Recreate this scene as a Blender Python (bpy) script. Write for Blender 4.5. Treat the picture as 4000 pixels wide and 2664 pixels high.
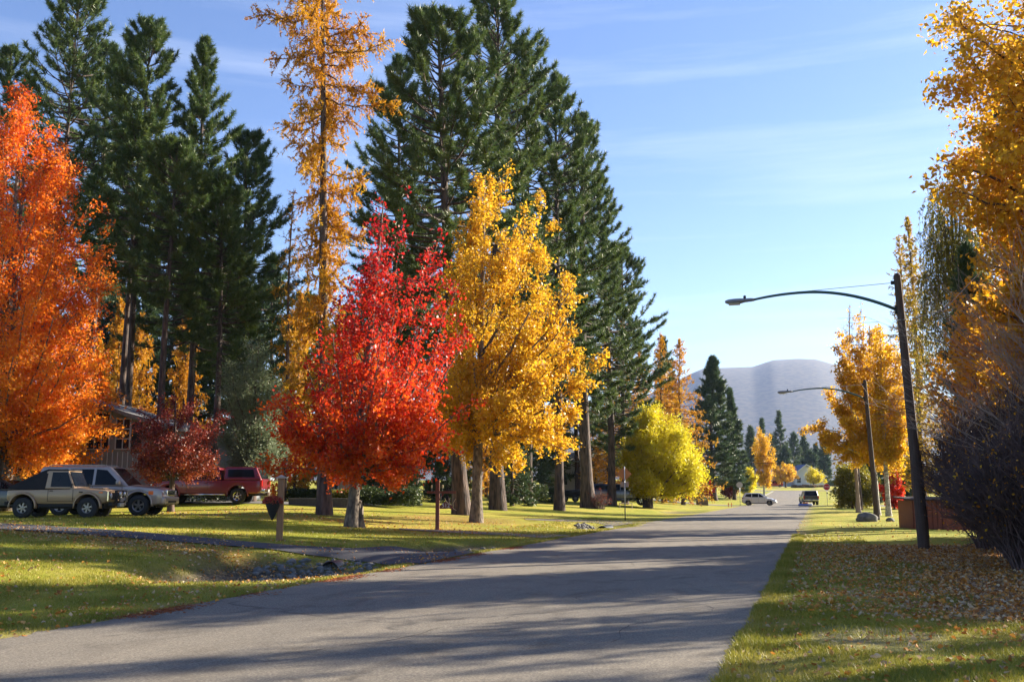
import bpy, math, random
import numpy as np
from mathutils import Vector, Matrix
PI = math.pi
sc = bpy.context.scene
for o in list(bpy.data.objects): bpy.data.objects.remove(o)

# ------------------------------------------------------------------ camera
CAM_H = 1.6
PITCH = math.radians(8.646); YAW = math.radians(16.79)
FPX = 3900.0                              # focal length in photo pixels (photo is 4000 wide)
cd = bpy.data.cameras.new('camera'); cam = bpy.data.objects.new('camera', cd)
sc.collection.objects.link(cam); sc.camera = cam
cd.sensor_width = 36; cd.sensor_fit = 'HORIZONTAL'; cd.lens = 36 * FPX / 4000
cd.clip_start = 0.1; cd.clip_end = 20000
cam.location = (0, 0, CAM_H); cam.rotation_euler = (PI/2 + PITCH, 0, YAW)

# ------------------------------------------------------------------ light
SUN_EL = math.radians(23.5); SUN_AZ = math.radians(46)     # azimuth from +Y (along the street) towards +X
w = bpy.data.worlds.new('World'); sc.world = w; w.use_nodes = True
nt = w.node_tree; nt.nodes.clear()
N = nt.nodes.new; Lk = nt.links.new
out = N('ShaderNodeOutputWorld'); bg = N('ShaderNodeBackground'); sky = N('ShaderNodeTexSky')
sky.sky_type = 'NISHITA'; sky.sun_disc = False; sky.sun_elevation = SUN_EL; sky.sun_rotation = SUN_AZ
sky.altitude = 400; sky.air_density = 1.0; sky.dust_density = 0.35; sky.ozone_density = 2.2
bg.inputs['Strength'].default_value = 0.060
tc = N('ShaderNodeTexCoord'); mp = N('ShaderNodeMapping'); mp.inputs['Scale'].default_value = (1.1, 1.1, 15)
mp.inputs['Rotation'].default_value = (0.05, 0.10, 0.3)
nz = N('ShaderNodeTexNoise'); nz.inputs['Scale'].default_value = 1.9; nz.inputs['Detail'].default_value = 9; nz.inputs['Roughness'].default_value = 0.58
rp = N('ShaderNodeValToRGB'); rp.color_ramp.elements[0].position = 0.50; rp.color_ramp.elements[1].position = 0.80
rp.color_ramp.elements[0].color = (0, 0, 0, 1); rp.color_ramp.elements[1].color = (.24, .24, .24, 1)
mx = N('ShaderNodeMixRGB'); mx.inputs[2].default_value = (6.2, 6.6, 7.2, 1)
hs = N('ShaderNodeHueSaturation'); hs.inputs['Saturation'].default_value = 1.14; hs.inputs['Hue'].default_value = .513
Lk(tc.outputs['Generated'], mp.inputs['Vector']); Lk(mp.outputs[0], nz.inputs['Vector']); Lk(nz.outputs['Fac'], rp.inputs[0])
Lk(sky.outputs[0], hs.inputs['Color']); Lk(hs.outputs[0], mx.inputs[1]); Lk(rp.outputs[0], mx.inputs[0])
Lk(mx.outputs[0], bg.inputs['Color']); Lk(bg.outputs[0], out.inputs['Surface'])
sd = bpy.data.lights.new('sun', 'SUN'); sd.energy = 5.0; sd.angle = math.radians(0.55); sd.color = (1.0, .89, .72)
so = bpy.data.objects.new('sun', sd); sc.collection.objects.link(so)
sdir = Vector((math.sin(SUN_AZ)*math.cos(SUN_EL), math.cos(SUN_AZ)*math.cos(SUN_EL), math.sin(SUN_EL)))
so.rotation_euler = sdir.to_track_quat('Z', 'Y').to_euler(); so.location = (30, 30, 60)
sc.view_settings.view_transform = 'Standard'; sc.view_settings.look = 'None'
sc.view_settings.exposure = 1.94; sc.view_settings.gamma = 1
sc.cycles.max_bounces = 8; sc.cycles.transparent_max_bounces = 8; sc.cycles.transmission_bounces = 4
sc.cycles.volume_bounces = 0; sc.cycles.caustics_reflective = False; sc.cycles.caustics_refractive = False

# ------------------------------------------------------------------ terrain
RL, RR = -8.75, -0.88                      # road edges
def sst(x): x = np.clip(x, 0, 1); return x*x*(3-2*x)
DIPS = [(-11.6, 20.1, 2.1, 3.4, .64), (-10.6, 29.6, 1.3, 2.9, .42), (-10.3, 49.5, 1.3, 4.0, .5), (-11.2, 88, 1.6, 6, .4)]
def g(x, y):
    x = np.asarray(x, float); y = np.asarray(y, float)
    s = RL - x
    z = .72*sst((s-.6)/15)
    z = z + .42*sst((y-38)/12)*sst((s-12)/10)
    z = z + 1.0*sst((y-90)/55)*sst((s-4)/26)
    t = np.clip(y-138, 0, 150); z = z + .0235*(np.sqrt(t*t+64)-8)
    z = z + .10*sst((x-RR)/1.2)*np.where(y > 0, 1, 1)*.6 + .05*np.sin(x*.5+1)*np.sin(y*.31)*sst((x-RR)/2) 
    for cx, cy, rx, ry, d in DIPS:
        q = ((x-cx)/rx)**2 + ((y-cy)/ry)**2
        z = z - d*np.exp(-q**2.2)
    return z
_Fv = np.array((-math.sin(YAW)*math.cos(PITCH), math.cos(YAW)*math.cos(PITCH), math.sin(PITCH)))
_Rv = np.array((math.cos(YAW), math.sin(YAW), 0.)); _Uv = np.cross(_Rv, _Fv)
def ray(u, v):
    d = _Fv + (u-2000)/FPX*_Rv - (v-1332)/FPX*_Uv
    return d
def G(u, v, zoff=0):
    """where the measured photo point meets the terrain"""
    d = ray(u, v); o = np.array((0, 0, CAM_H)); t = 5.
    while t < 700:
        p = o + d*t
        if p[2] <= g(p[0], p[1]) + zoff: break
        t += .05 if t < 80 else .3
    return float(p[0]), float(p[1]), float(g(p[0], p[1]))
def D(u, depth):
    """a place on the terrain at a bearing and a depth"""
    d = ray(u, 1925.); return float(d[0]*depth), float(d[1]*depth), float(g(d[0]*depth, d[1]*depth))
def sc_at(p): return FPX/float(np.dot(np.array((p[0], p[1], 0)), _Fv))
def ztop(p, v):
    """height z above place p seen at image row v"""
    b = -(v-1332)/FPX
    a0 = np.array((p[0], p[1], -CAM_H))
    # (a0+z*k).U = b*(a0+z*k).F
    return float((b*np.dot(a0, _Fv)-np.dot(a0, _Uv))/(_Uv[2]-b*_Fv[2]))

# ------------------------------------------------------------------ mesh helpers
col = sc.collection
def mesh(name, V, faces, mats, mi=None, smooth=False, tint=None, parent=None, attrs=None):
    """faces: list of int arrays (n,k)"""
    V = np.asarray(V, np.float32); me = bpy.data.meshes.new(name)
    me.vertices.add(len(V)); me.vertices.foreach_set('co', V.ravel())
    faces = [np.asarray(f, np.int32) for f in faces if len(f)]
    nl = sum(f.size for f in faces); nf = sum(len(f) for f in faces)
    me.loops.add(nl); me.polygons.add(nf)
    me.loops.foreach_set('vertex_index', np.concatenate([f.ravel() for f in faces]))
    ks = np.concatenate([np.full(len(f), f.shape[1], np.int32) for f in faces])
    me.polygons.foreach_set('loop_start', np.concatenate(([0], np.cumsum(ks)[:-1])).astype(np.int32))
    me.polygons.foreach_set('loop_total', ks)
    if not isinstance(mats, (list, tuple)): mats = [mats]
    for m in mats: me.materials.append(m)
    if mi is not None: me.polygons.foreach_set('material_index', np.asarray(mi, np.int32))
    if smooth: me.polygons.foreach_set('use_smooth', np.ones(nf, bool))
    if tint is not None:
        a = me.attributes.new('tint', 'FLOAT', 'FACE'); a.data.foreach_set('value', np.asarray(tint, np.float32))
    if attrs:
        for k, val in attrs.items():
            a = me.attributes.new(k, 'FLOAT', 'POINT'); a.data.foreach_set('value', np.asarray(val, np.float32))
    me.update(calc_edges=True)
    o = bpy.data.objects.new(name, me); col.objects.link(o)
    if parent: o.parent = parent
    return o
def tag(o, label=None, cat=None, group=None, kind=None):
    if label: o['label'] = label
    if cat: o['category'] = cat
    if group: o['group'] = group
    if kind: o['kind'] = kind
    return o
def thing(name, label, cat, loc=(0, 0, 0), rz=0, group=None):
    o = bpy.data.objects.new(name, None); col.objects.link(o); o.location = loc; o.rotation_euler = (0, 0, rz)
    o.empty_display_size = .3
    return tag(o, label, cat, group)
def dup(root, loc, rz=None, scale=None, label=None, group=None, parent=None):
    r = root.copy(); col.objects.link(r)
    if parent is None:
        r.location = loc
        if rz is not None: r.rotation_euler = (0, 0, rz)
        if scale: r.scale = scale if isinstance(scale, tuple) else (scale,)*3
        if label: r['label'] = label
        if group: r['group'] = group
    else: r.parent = parent
    for ch in list(root.children): dup(ch, None, parent=r)
    return r
class B:
    """collects small shapes into one mesh"""
    def __init__(s): s.V = []; s.F = []; s.M = []; s.n = 0
    def add(s, V, F, m=0):
        V = np.asarray(V, float).reshape(-1, 3); s.V.append(V)
        for f in F: s.F.append([int(i)+s.n for i in f]); s.M.append(m)
        s.n += len(V); return s
    def box(s, a, b, m=0, ch=0, rot=None, piv=None):
        (x0, y0, z0), (x1, y1, z1) = a, b
        if ch <= 0:
            V = [(x0,y0,z0),(x1,y0,z0),(x1,y1,z0),(x0,y1,z0),(x0,y0,z1),(x1,y0,z1),(x1,y1,z1),(x0,y1,z1)]
            F = [(3,2,1,0),(4,5,6,7),(0,1,5,4),(1,2,6,5),(2,3,7,6),(3,0,4,7)]
        else:
            c = ch; V = []
            for z, k in ((z0, c), (z0+c, 0), (z1-c, 0), (z1, c)):
                for X, Y in ((x0+k+c*(k==0), y0+k), (x1-k-c*(k==0), y0+k), (x1-k, y0+k+c*(k==0)), (x1-k, y1-k-c*(k==0)), (x1-k-c*(k==0), y1-k), (x0+k+c*(k==0), y1-k), (x0+k, y1-k-c*(k==0)), (x0+k, y0+k+c*(k==0))):
                    V.append((X, Y, z))
            F = [tuple(range(7, -1, -1)), tuple(range(24, 32))]
            for r in range(3):
                for i in range(8):
                    j = (i+1) % 8; F.append((r*8+i, r*8+j, r*8+8+j, r*8+8+i))
        V = np.array(V, float)
        if rot is not None:
            R = np.array(Matrix.Rotation(rot[0], 3, rot[1])); pv = np.array(piv if piv is not None else V.mean(0)); V = (V-pv) @ R.T + pv
        return s.add(V, F, m)
    def tube(s, pts, rad, n=8, m=0, cap=True):
        P = np.asarray(pts, float); K = len(P); rad = np.broadcast_to(np.asarray(rad, float), (K,))
        V, F = tubes(P[None], rad[None], n, cap=False); F = [tuple(f) for f in F]
        if cap: F = F+[tuple(range(n-1, -1, -1)), tuple(range((K-1)*n, K*n))]
        return s.add(V, F, m)
    def lathe(s, prof, n=24, m=0, axis='z', c=(0, 0, 0), caps=True):
        V = []
        for r, h in prof:
            for i in range(n):
                a = 2*PI*i/n; x, y = r*math.cos(a), r*math.sin(a)
                V.append((x, y, h) if axis == 'z' else ((x, h, y) if axis == 'y' else (h, x, y)))
        V = np.array(V)+np.array(c); F = []
        for k in range(len(prof)-1):
            for i in range(n):
                j = (i+1) % n; F.append((k*n+i, k*n+j, k*n+n+j, k*n+n+i))
        if caps: F += [tuple(range(n-1, -1, -1)), tuple(range((len(prof)-1)*n, len(prof)*n))]
        return s.add(V, F, m)
    def prism(s, poly, d, m=0, plane='xz', off=0):
        """poly outline extruded by d along the third axis"""
        n = len(poly); V = []
        for h in (off, off+d):
            for a, b in poly: V.append((a, h, b) if plane == 'xz' else ((a, b, h) if plane == 'xy' else (h, a, b)))
        F = [tuple(range(n)), tuple(range(2*n-1, n-1, -1))]+[(i, i+n, (i+1) % n+n, (i+1) % n) for i in range(n)]
        return s.add(V, F, m)
    def build(s, name, mats, parent=None, smooth=False, bevel=0):
        me = bpy.data.meshes.new(name); V = np.concatenate(s.V)
        me.from_pydata(V.tolist(), [], s.F)
        if not isinstance(mats, (list, tuple)): mats = [mats]
        for mt in mats: me.materials.append(mt)
        me.polygons.foreach_set('material_index', s.M)
        if smooth: me.polygons.foreach_set('use_smooth', [True]*len(s.F))
        import bmesh
        bm = bmesh.new(); bm.from_mesh(me); bmesh.ops.recalc_face_normals(bm, faces=bm.faces); bm.to_mesh(me); bm.free()
        o = bpy.data.objects.new(name, me); col.objects.link(o)
        if parent: o.parent = parent
        if bevel:
            md = o.modifiers.new('bevel', 'BEVEL'); md.width = bevel; md.segments = 3; md.limit_method = 'ANGLE'; md.angle_limit = math.radians(28)
            md.harden_normals = False
            me.polygons.foreach_set('use_smooth', [True]*len(s.F))
            wn = o.modifiers.new('wn', 'WEIGHTED_NORMAL')
        return o
def tubes(P, R, n=4, cap=False):
    """P (N,K,3) paths, R (N,K) radii -> verts, quad faces"""
    P = np.asarray(P, float); R = np.asarray(R, float); Nn, K, _ = P.shape
    T = np.gradient(P, axis=1); T /= np.linalg.norm(T, axis=2, keepdims=True)+1e-9
    ref = np.zeros_like(T); ref[..., 0] = 1; m = np.abs(T[..., 0]) > .8; ref[m] = (0, 1, 0)
    ref = np.broadcast_to(ref[:, :1], ref.shape)
    A = np.cross(T, ref); A /= np.linalg.norm(A, axis=2, keepdims=True)+1e-9; Bn = np.cross(T, A)
    an = np.arange(n)*2*PI/n
    V = P[:, :, None, :] + R[:, :, None, None]*(A[:, :, None, :]*np.cos(an)[None, None, :, None]+Bn[:, :, None, :]*np.sin(an)[None, None, :, None])
    idx = np.arange(Nn*K*n).reshape(Nn, K, n); a = idx[:, :-1]; b = idx[:, 1:]
    F = np.stack([a, np.roll(a, -1, 2), np.roll(b, -1, 2), b], -1).reshape(-1, 4)
    return V.reshape(-1, 3), F
def bez(p0, c, p1, K):
    t = np.linspace(0, 1, K)[None, :, None]
    return p0[:, None]*(1-t)**2+2*c[:, None]*t*(1-t)+p1[:, None]*t*t
def unit(v): return v/(np.linalg.norm(v, axis=-1, keepdims=True)+1e-9)
def leafquads(rng, C, size, asp=.62, axis=None):
    n = len(C); a = unit(rng.normal(size=(n, 3))) if axis is None else unit(axis)
    b = unit(np.cross(a, rng.normal(size=(n, 3)))); s = (size*rng.uniform(.65, 1.3, n))[:, None]
    nrm = np.cross(a, b)
    V = np.stack([C-a*s*.5, C+b*s*asp*.5-a*s*.05+nrm*s*.12, C+a*s*.55, C-b*s*asp*.5-a*s*.05+nrm*s*.12], 1).reshape(-1, 3)
    return V, np.arange(n*4).reshape(n, 4)
def needles(rng, C, Dr, ln, wd):
    n = len(C); sd = unit(np.cross(Dr, rng.normal(size=(n, 3)))); ln = np.asarray(ln).reshape(-1, 1)
    V = np.stack([C-sd*wd*.5, C+sd*wd*.5, C+Dr*ln], 1).reshape(-1, 3)
    return V, np.arange(n*3).reshape(n, 3)
# ------------------------------------------------------------------ materials
def newmat(name):
    m = bpy.data.materials.new(name); m.use_nodes = True; t = m.node_tree; t.nodes.clear()
    return m, t, t.nodes.new, t.links.new
def pbr(name, c, rough=.6, metal=0, spec=.5, coat=0, c2=None, nscale=8, bump=0, bscale=30, stretch=None, trans=0, emit=None, detail=5, contrast=.5):
    m, t, N, L = newmat(name); o = N('ShaderNodeOutputMaterial'); p = N('ShaderNodeBsdfPrincipled')
    p.inputs['Base Color'].default_value = (*c, 1); p.inputs['Roughness'].default_value = rough; p.inputs['Metallic'].default_value = metal
    p.inputs['Specular IOR Level'].default_value = spec; p.inputs['Coat Weight'].default_value = coat
    p.inputs['Transmission Weight'].default_value = trans
    L(p.outputs[0], o.inputs[0]); tc = N('ShaderNodeTexCoord'); mp = N('ShaderNodeMapping'); L(tc.outputs['Object'], mp.inputs[0])
    if stretch: mp.inputs['Scale'].default_value = stretch
    if c2 is None: c2 = tuple(x*.86 for x in c)
    nz = N('ShaderNodeTexNoise'); nz.inputs['Scale'].default_value = nscale; nz.inputs['Detail'].default_value = detail; L(mp.outputs[0], nz.inputs['Vector'])
    r = N('ShaderNodeValToRGB'); r.color_ramp.elements[0].position = .5-contrast*.4; r.color_ramp.elements[1].position = .5+contrast*.4
    r.color_ramp.elements[0].color = (*c2, 1); r.color_ramp.elements[1].color = (*c, 1)
    L(nz.outputs['Fac'], r.inputs[0]); L(r.outputs[0], p.inputs['Base Color'])
    if bump:
        n2 = N('ShaderNodeTexNoise'); n2.inputs['Scale'].default_value = bscale; n2.inputs['Detail'].default_value = 6; L(mp.outputs[0], n2.inputs['Vector'])
        b = N('ShaderNodeBump'); b.inputs['Strength'].default_value = 1; b.inputs['Distance'].default_value = bump
        L(n2.outputs['Fac'], b.inputs['Height']); L(b.outputs[0], p.inputs['Normal'])
    if emit:
        p.inputs['Emission Color'].default_value = (*emit[:3], 1); p.inputs['Emission Strength'].default_value = emit[3]
    return m
def leafmat(name, cols, transl=.5, rough=.45, spec=.3):
    """leaf colour picked per leaf from a ramp of real leaf colours"""
    m, t, N, L = newmat(name); o = N('ShaderNodeOutputMaterial')
    a = N('ShaderNodeAttribute'); a.attribute_name = 'tint'; r = N('ShaderNodeValToRGB'); cr = r.color_ramp
    cr.elements[0].position = 0; cr.elements[0].color = (*cols[0], 1); cr.elements[1].position = 1; cr.elements[1].color = (*cols[-1], 1)
    for i, c in enumerate(cols[1:-1]):
        e = cr.elements.new((i+1)/(len(cols)-1)); e.color = (*c, 1)
    L(a.outputs['Fac'], r.inputs[0])
    p = N('ShaderNodeBsdfPrincipled'); p.inputs['Roughness'].default_value = rough; p.inputs['Specular IOR Level'].default_value = spec
    tr = N('ShaderNodeBsdfTranslucent'); mx = N('ShaderNodeMixShader'); mx.inputs[0].default_value = transl
    L(r.outputs[0], p.inputs['Base Color']); L(r.outputs[0], tr.inputs['Color'])
    L(p.outputs[0], mx.inputs[1]); L(tr.outputs[0], mx.inputs[2]); L(mx.outputs[0], o.inputs[0])
    return m
M = {}
M['bark'] = pbr('bark_brown', (.13, .085, .062), .9, c2=(.035, .025, .02), nscale=9, bump=.06, bscale=12, stretch=(1, 1, .22))
M['barkpine'] = pbr('bark_pine', (.12, .08, .062), .9, c2=(.028, .02, .018), nscale=7, bump=.10, bscale=8, stretch=(1, 1, .2), contrast=.35)
M['barkgrey'] = pbr('bark_grey', (.20, .16, .12), .85, c2=(.055, .042, .035), nscale=8, bump=.05, bscale=12, stretch=(1, 1, .5), contrast=.35)
M['birch'] = pbr('bark_pale', (.50, .46, .38), .8, c2=(.16, .13, .10), nscale=5, bump=.01, bscale=12, stretch=(1, 1, 2.2), contrast=.35)
M['twig'] = pbr('twig_dark', (.13, .08, .075), .8, c2=(.05, .032, .032), nscale=3)
M['twigpale'] = pbr('twig_pale', (.30, .22, .18), .8)
M['orange'] = leafmat('leaf_orange', [(.80, .36, .03), (.80, .26, .018), (.74, .16, .012), (.64, .075, .012)], .55)
M['red'] = leafmat('leaf_red', [(.72, .15, .012), (.62, .055, .012), (.52, .018, .016), (.36, .010, .018)], .55)
M['yellow'] = leafmat('leaf_yellow', [(.52, .24, .012), (.64, .35, .018), (.70, .44, .03), (.54, .40, .03)], .55)
M['cotton'] = leafmat('leaf_cottonwood', [(.42, .14, .012), (.56, .23, .012), (.66, .34, .018), (.70, .46, .03)], .5)
M['gold'] = leafmat('leaf_gold', [(.48, .18, .012), (.60, .30, .016), (.70, .42, .025), (.74, .50, .04)], .5)
M['larchgreen'] = leafmat('needle_larch_pale', [(.36, .20, .012), (.48, .31, .018), (.46, .37, .03)], .45)
M['wine'] = leafmat('leaf_wine', [(.36, .11, .02), (.24, .04, .018), (.15, .018, .016), (.10, .012, .012)], .35)
M['larch'] = leafmat('needle_larch', [(.44, .18, .010), (.56, .26, .013), (.62, .33, .017), (.52, .36, .02)], .45)
M['lime'] = leafmat('leaf_lime', [(.58, .40, .012), (.66, .53, .018), (.62, .55, .022), (.72, .64, .05)], .5)
M['olive'] = leafmat('leaf_olive', [(.10, .12, .02), (.22, .20, .02), (.38, .27, .02)], .45)
M['silver'] = leafmat('leaf_silver', [(.10, .14, .08), (.17, .21, .12), (.24, .27, .12)], .4)
M['pine'] = leafmat('needle_pine', [(.045, .085, .03), (.08, .125, .035), (.15, .18, .04)], .3)
M['fir'] = leafmat('needle_fir', [(.03, .065, .032), (.06, .10, .04), (.12, .14, .045)], .25)
M['litter'] = leafmat('fallen_leaf', [(.28, .10, .025), (.44, .18, .035), (.64, .30, .05), (.55, .43, .27), (.28, .16, .08)], .25, .6)
M['needlelitter'] = leafmat('fallen_needles', [(.20, .05, .02), (.28, .08, .03), (.34, .13, .05)], .2, .7)
M['grassblade'] = leafmat('grass_blade', [(.15, .175, .02), (.24, .235, .028), (.35, .295, .05), (.42, .33, .11)], .4)
M['asphaltdark'] = pbr('driveway_asphalt', (.045, .046, .052), .85, c2=(.03, .03, .035), nscale=3, bump=.004, bscale=160)
M['concrete'] = pbr('concrete', (.36, .34, .31), .85, c2=(.24, .23, .21), nscale=2)
M['wood'] = pbr('stained_wood', (.30, .15, .07), .6, c2=(.20, .09, .04), nscale=5, stretch=(6, 6, .6))
M['woodred'] = pbr('red_wood', (.23, .068, .035), .7, c2=(.14, .042, .025), nscale=6, stretch=(6, 6, .6))
M['woodpole'] = pbr('pole_wood', (.085, .055, .042), .85, c2=(.045, .03, .025), nscale=7, bump=.006, bscale=20, stretch=(3, 3, .3))
M['greensteel'] = pbr('green_steel', (.03, .085, .085), .45, .3)
M['steel'] = pbr('galvanised', (.42, .43, .44), .45, .8)
M['dark'] = pbr('dark_void', (.012, .012, .013), .8)
M['rubber'] = pbr('rubber', (.022, .022, .023), .85)
M['glass'] = pbr('car_glass', (.006, .007, .008), .12, spec=.22)
M['glass'].name = 'car_glass'
M['chrome'] = pbr('chrome', (.75, .76, .78), .15, 1)
M['alloy'] = pbr('alloy', (.26, .25, .24), .35, .8)
M['rock'] = pbr('rock', (.19, .18, .165), .9, c2=(.08, .08, .078), nscale=4, bump=.02, bscale=10)
# ------------------------------------------------------------------ ground
def axis_pts(segs):
    r = [segs[0][0]]
    for a, b, st in segs: r += list(np.arange(a+st, b+1e-6, st))
    return np.array(r)
def sym(lo, hi, near, far, st):
    d = st; L = [hi]; 
    while L[-1] < far: L.append(L[-1]+d); d *= 1.35
    Rr = [lo]; d = st
    while Rr[-1] > -far: Rr.append(Rr[-1]-d); d *= 1.35
    return Rr[1:][::-1], L[1:]
xm, xp = sym(-48, 14, 0, 7000, .6); ym, yp = sym(2, 80, 0, 7000, .6)
xs = np.concatenate([xm, np.arange(-48, -16, .5), np.arange(-16, -8, .16), np.arange(-8, -1.2, .4), np.arange(-1.2, 2, .2), np.arange(2, 14.01, .4), xp])
ys = np.concatenate([ym, np.arange(2, 14, .3), np.arange(14, 36, .2), np.arange(36, 80.01, .5), yp])
XX, YY = np.meshgrid(xs, ys); ZZ = g(XX, YY)
rg = np.random.default_rng(5)
nx, ny = len(xs), len(ys); idx = np.arange(nx*ny).reshape(ny, nx)
F = np.stack([idx[:-1, :-1], idx[:-1, 1:], idx[1:, 1:], idx[1:, :-1]], -1).reshape(-1, 4)
grav = np.zeros_like(XX)
for cx, cy, rx, ry, d in DIPS:
    q = ((XX-cx)/(rx*1.15))**2+((YY-cy)/(ry*1.15))**2; grav = np.maximum(grav, np.exp(-(q*1.25)**2)*1.15)
grav = np.clip(grav*(XX < RL-.9), 0, 1)
lit = sst((XX-.2)/2.2)*sst((33-YY)/2.5)*sst((YY-10.5)/4)*1.0*(YY > -50)                          # leaf fall under the right-hand trees
lit = np.maximum(lit, .8*sst((XX+27)/3)*sst((-10.5-XX)/2)*np.exp(-((YY-21.6-(-14-XX)*.12)/1.9)**2))
lit = np.maximum(lit, .75*np.exp(-(((XX+16.5)/3.4)**2+((YY-46)/6)**2)**2))       # needle bed under the pines
lit = np.maximum(lit, .5*np.exp(-(((XX+16)/9)**2+((YY-39)/3.2)**2)**2))
dry0 = np.exp(-((XX-RL+.1)/.35)**2)*.8+np.exp(-((XX-RR-.1)/.35)**2)*.8
dry = np.maximum(dry0, .85*sst((np.sin(XX*1.7+.6)*np.sin(YY*1.15+.4)-.15)/.4)*(XX > RR)*(YY < 17))
def groundmat():
    m, t, N, L = newmat('lawn'); o = N('ShaderNodeOutputMaterial'); p = N('ShaderNodeBsdfPrincipled'); L(p.outputs[0], o.inputs[0])
    p.inputs['Roughness'].default_value = .9; p.inputs['Specular IOR Level'].default_value = .15
    tc = N('ShaderNodeTexCoord')
    def noise(s, d=5, sx=(1, 1, 1), r=.55):
        mp = N('ShaderNodeMapping'); mp.inputs['Scale'].default_value = sx; L(tc.outputs['Object'], mp.inputs[0])
        n = N('ShaderNodeTexNoise'); n.inputs['Scale'].default_value = s; n.inputs['Detail'].default_value = d; n.inputs['Roughness'].default_value = r; L(mp.outputs[0], n.inputs['Vector']); return n.outputs['Fac']
    def ramp(x, a, b, c0, c1):
        r = N('ShaderNodeValToRGB'); r.color_ramp.elements[0].position = a; r.color_ramp.elements[1].position = b
        r.color_ramp.elements[0].color = (*c0, 1); r.color_ramp.elements[1].color = (*c1, 1); L(x, r.inputs[0]); return r.outputs[0]
    def mix(f, a, b):
        x = N('ShaderNodeMixRGB'); L(f, x.inputs[0]); L(a, x.inputs[1]); L(b, x.inputs[2]); return x.outputs[0]
    def attr(nm):
        a = N('ShaderNodeAttribute'); a.attribute_name = nm; return a.outputs['Fac']
    def math_(op, a, b):
        x = N('ShaderNodeMath'); x.operation = op; x.use_clamp = True
        for i, q in enumerate((a, b)):
            if isinstance(q, (int, float)): x.inputs[i].default_value = q
            else: L(q, x.inputs[i])
        return x.outputs[0]
    big = noise(.35, 4, (1, .5, 1)); fine = noise(14, 8, (1, 1, 1), .7); blot = noise(2.2, 5)
    green = ramp(fine, .3, .7, (.15, .19, .012), (.30, .30, .025)); yel = ramp(fine, .3, .7, (.28, .24, .03), (.46, .38, .06))
    c = mix(ramp(big, .40, .64, (0, 0, 0), (1, 1, 1)), green, yel)
    c = mix(math_('MULTIPLY', ramp(blot, .52, .75, (0, 0, 0), (1, 1, 1)), .5), c, ramp(fine, .3, .7, (.16, .11, .05), (.30, .22, .09)))
    lc = ramp(noise(22, 5, (1, 1, 1), .7), .35, .68, (.12, .065, .03), (.34, .17, .05))
    sp = math_('ADD', attr('litter'), math_('SUBTRACT', noise(5, 6), .55))
    c = mix(math_('MULTIPLY', sp, attr('litter')), c, lc)
    dc = ramp(fine, .3, .7, (.17, .13, .08), (.33, .27, .16))
    c = mix(math_('MULTIPLY', attr('dry'), math_('MULTIPLY', blot, 1.5)), c, dc)
    gc = ramp(noise(11, 6, (1, 1, 1), .75), .38, .62, (.04, .034, .026), (.16, .13, .09))
    ge = math_('ADD', attr('gravel'), math_('MULTIPLY', math_('SUBTRACT', noise(4, 5), .5), 1.2))
    c = mix(math_('MULTIPLY', math_('MULTIPLY', attr('gravel'), 1.3), math_('MULTIPLY', ge, 1.6)), c, gc)
    L(c, p.inputs['Base Color'])
    b = N('ShaderNodeBump'); b.inputs['Distance'].default_value = .05; b.inputs['Strength'].default_value = .9
    L(math_('ADD', noise(30, 8, (1, 1, 1), .7), math_('MULTIPLY', noise(6, 4), .7)), b.inputs['Height']); L(b.outputs[0], p.inputs['Normal'])
    return m
zz = ZZ.copy()
inroad = (XX > RL+.2) & (XX < RR-.2); zz[inroad] -= .03
gr = mesh('ground', np.stack([XX, YY, zz], -1).reshape(-1, 3), [F], groundmat(), smooth=True,
          attrs={'gravel': grav.ravel(), 'litter': lit.ravel(), 'dry': dry.ravel()})
tag(gr, kind='structure')

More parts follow.
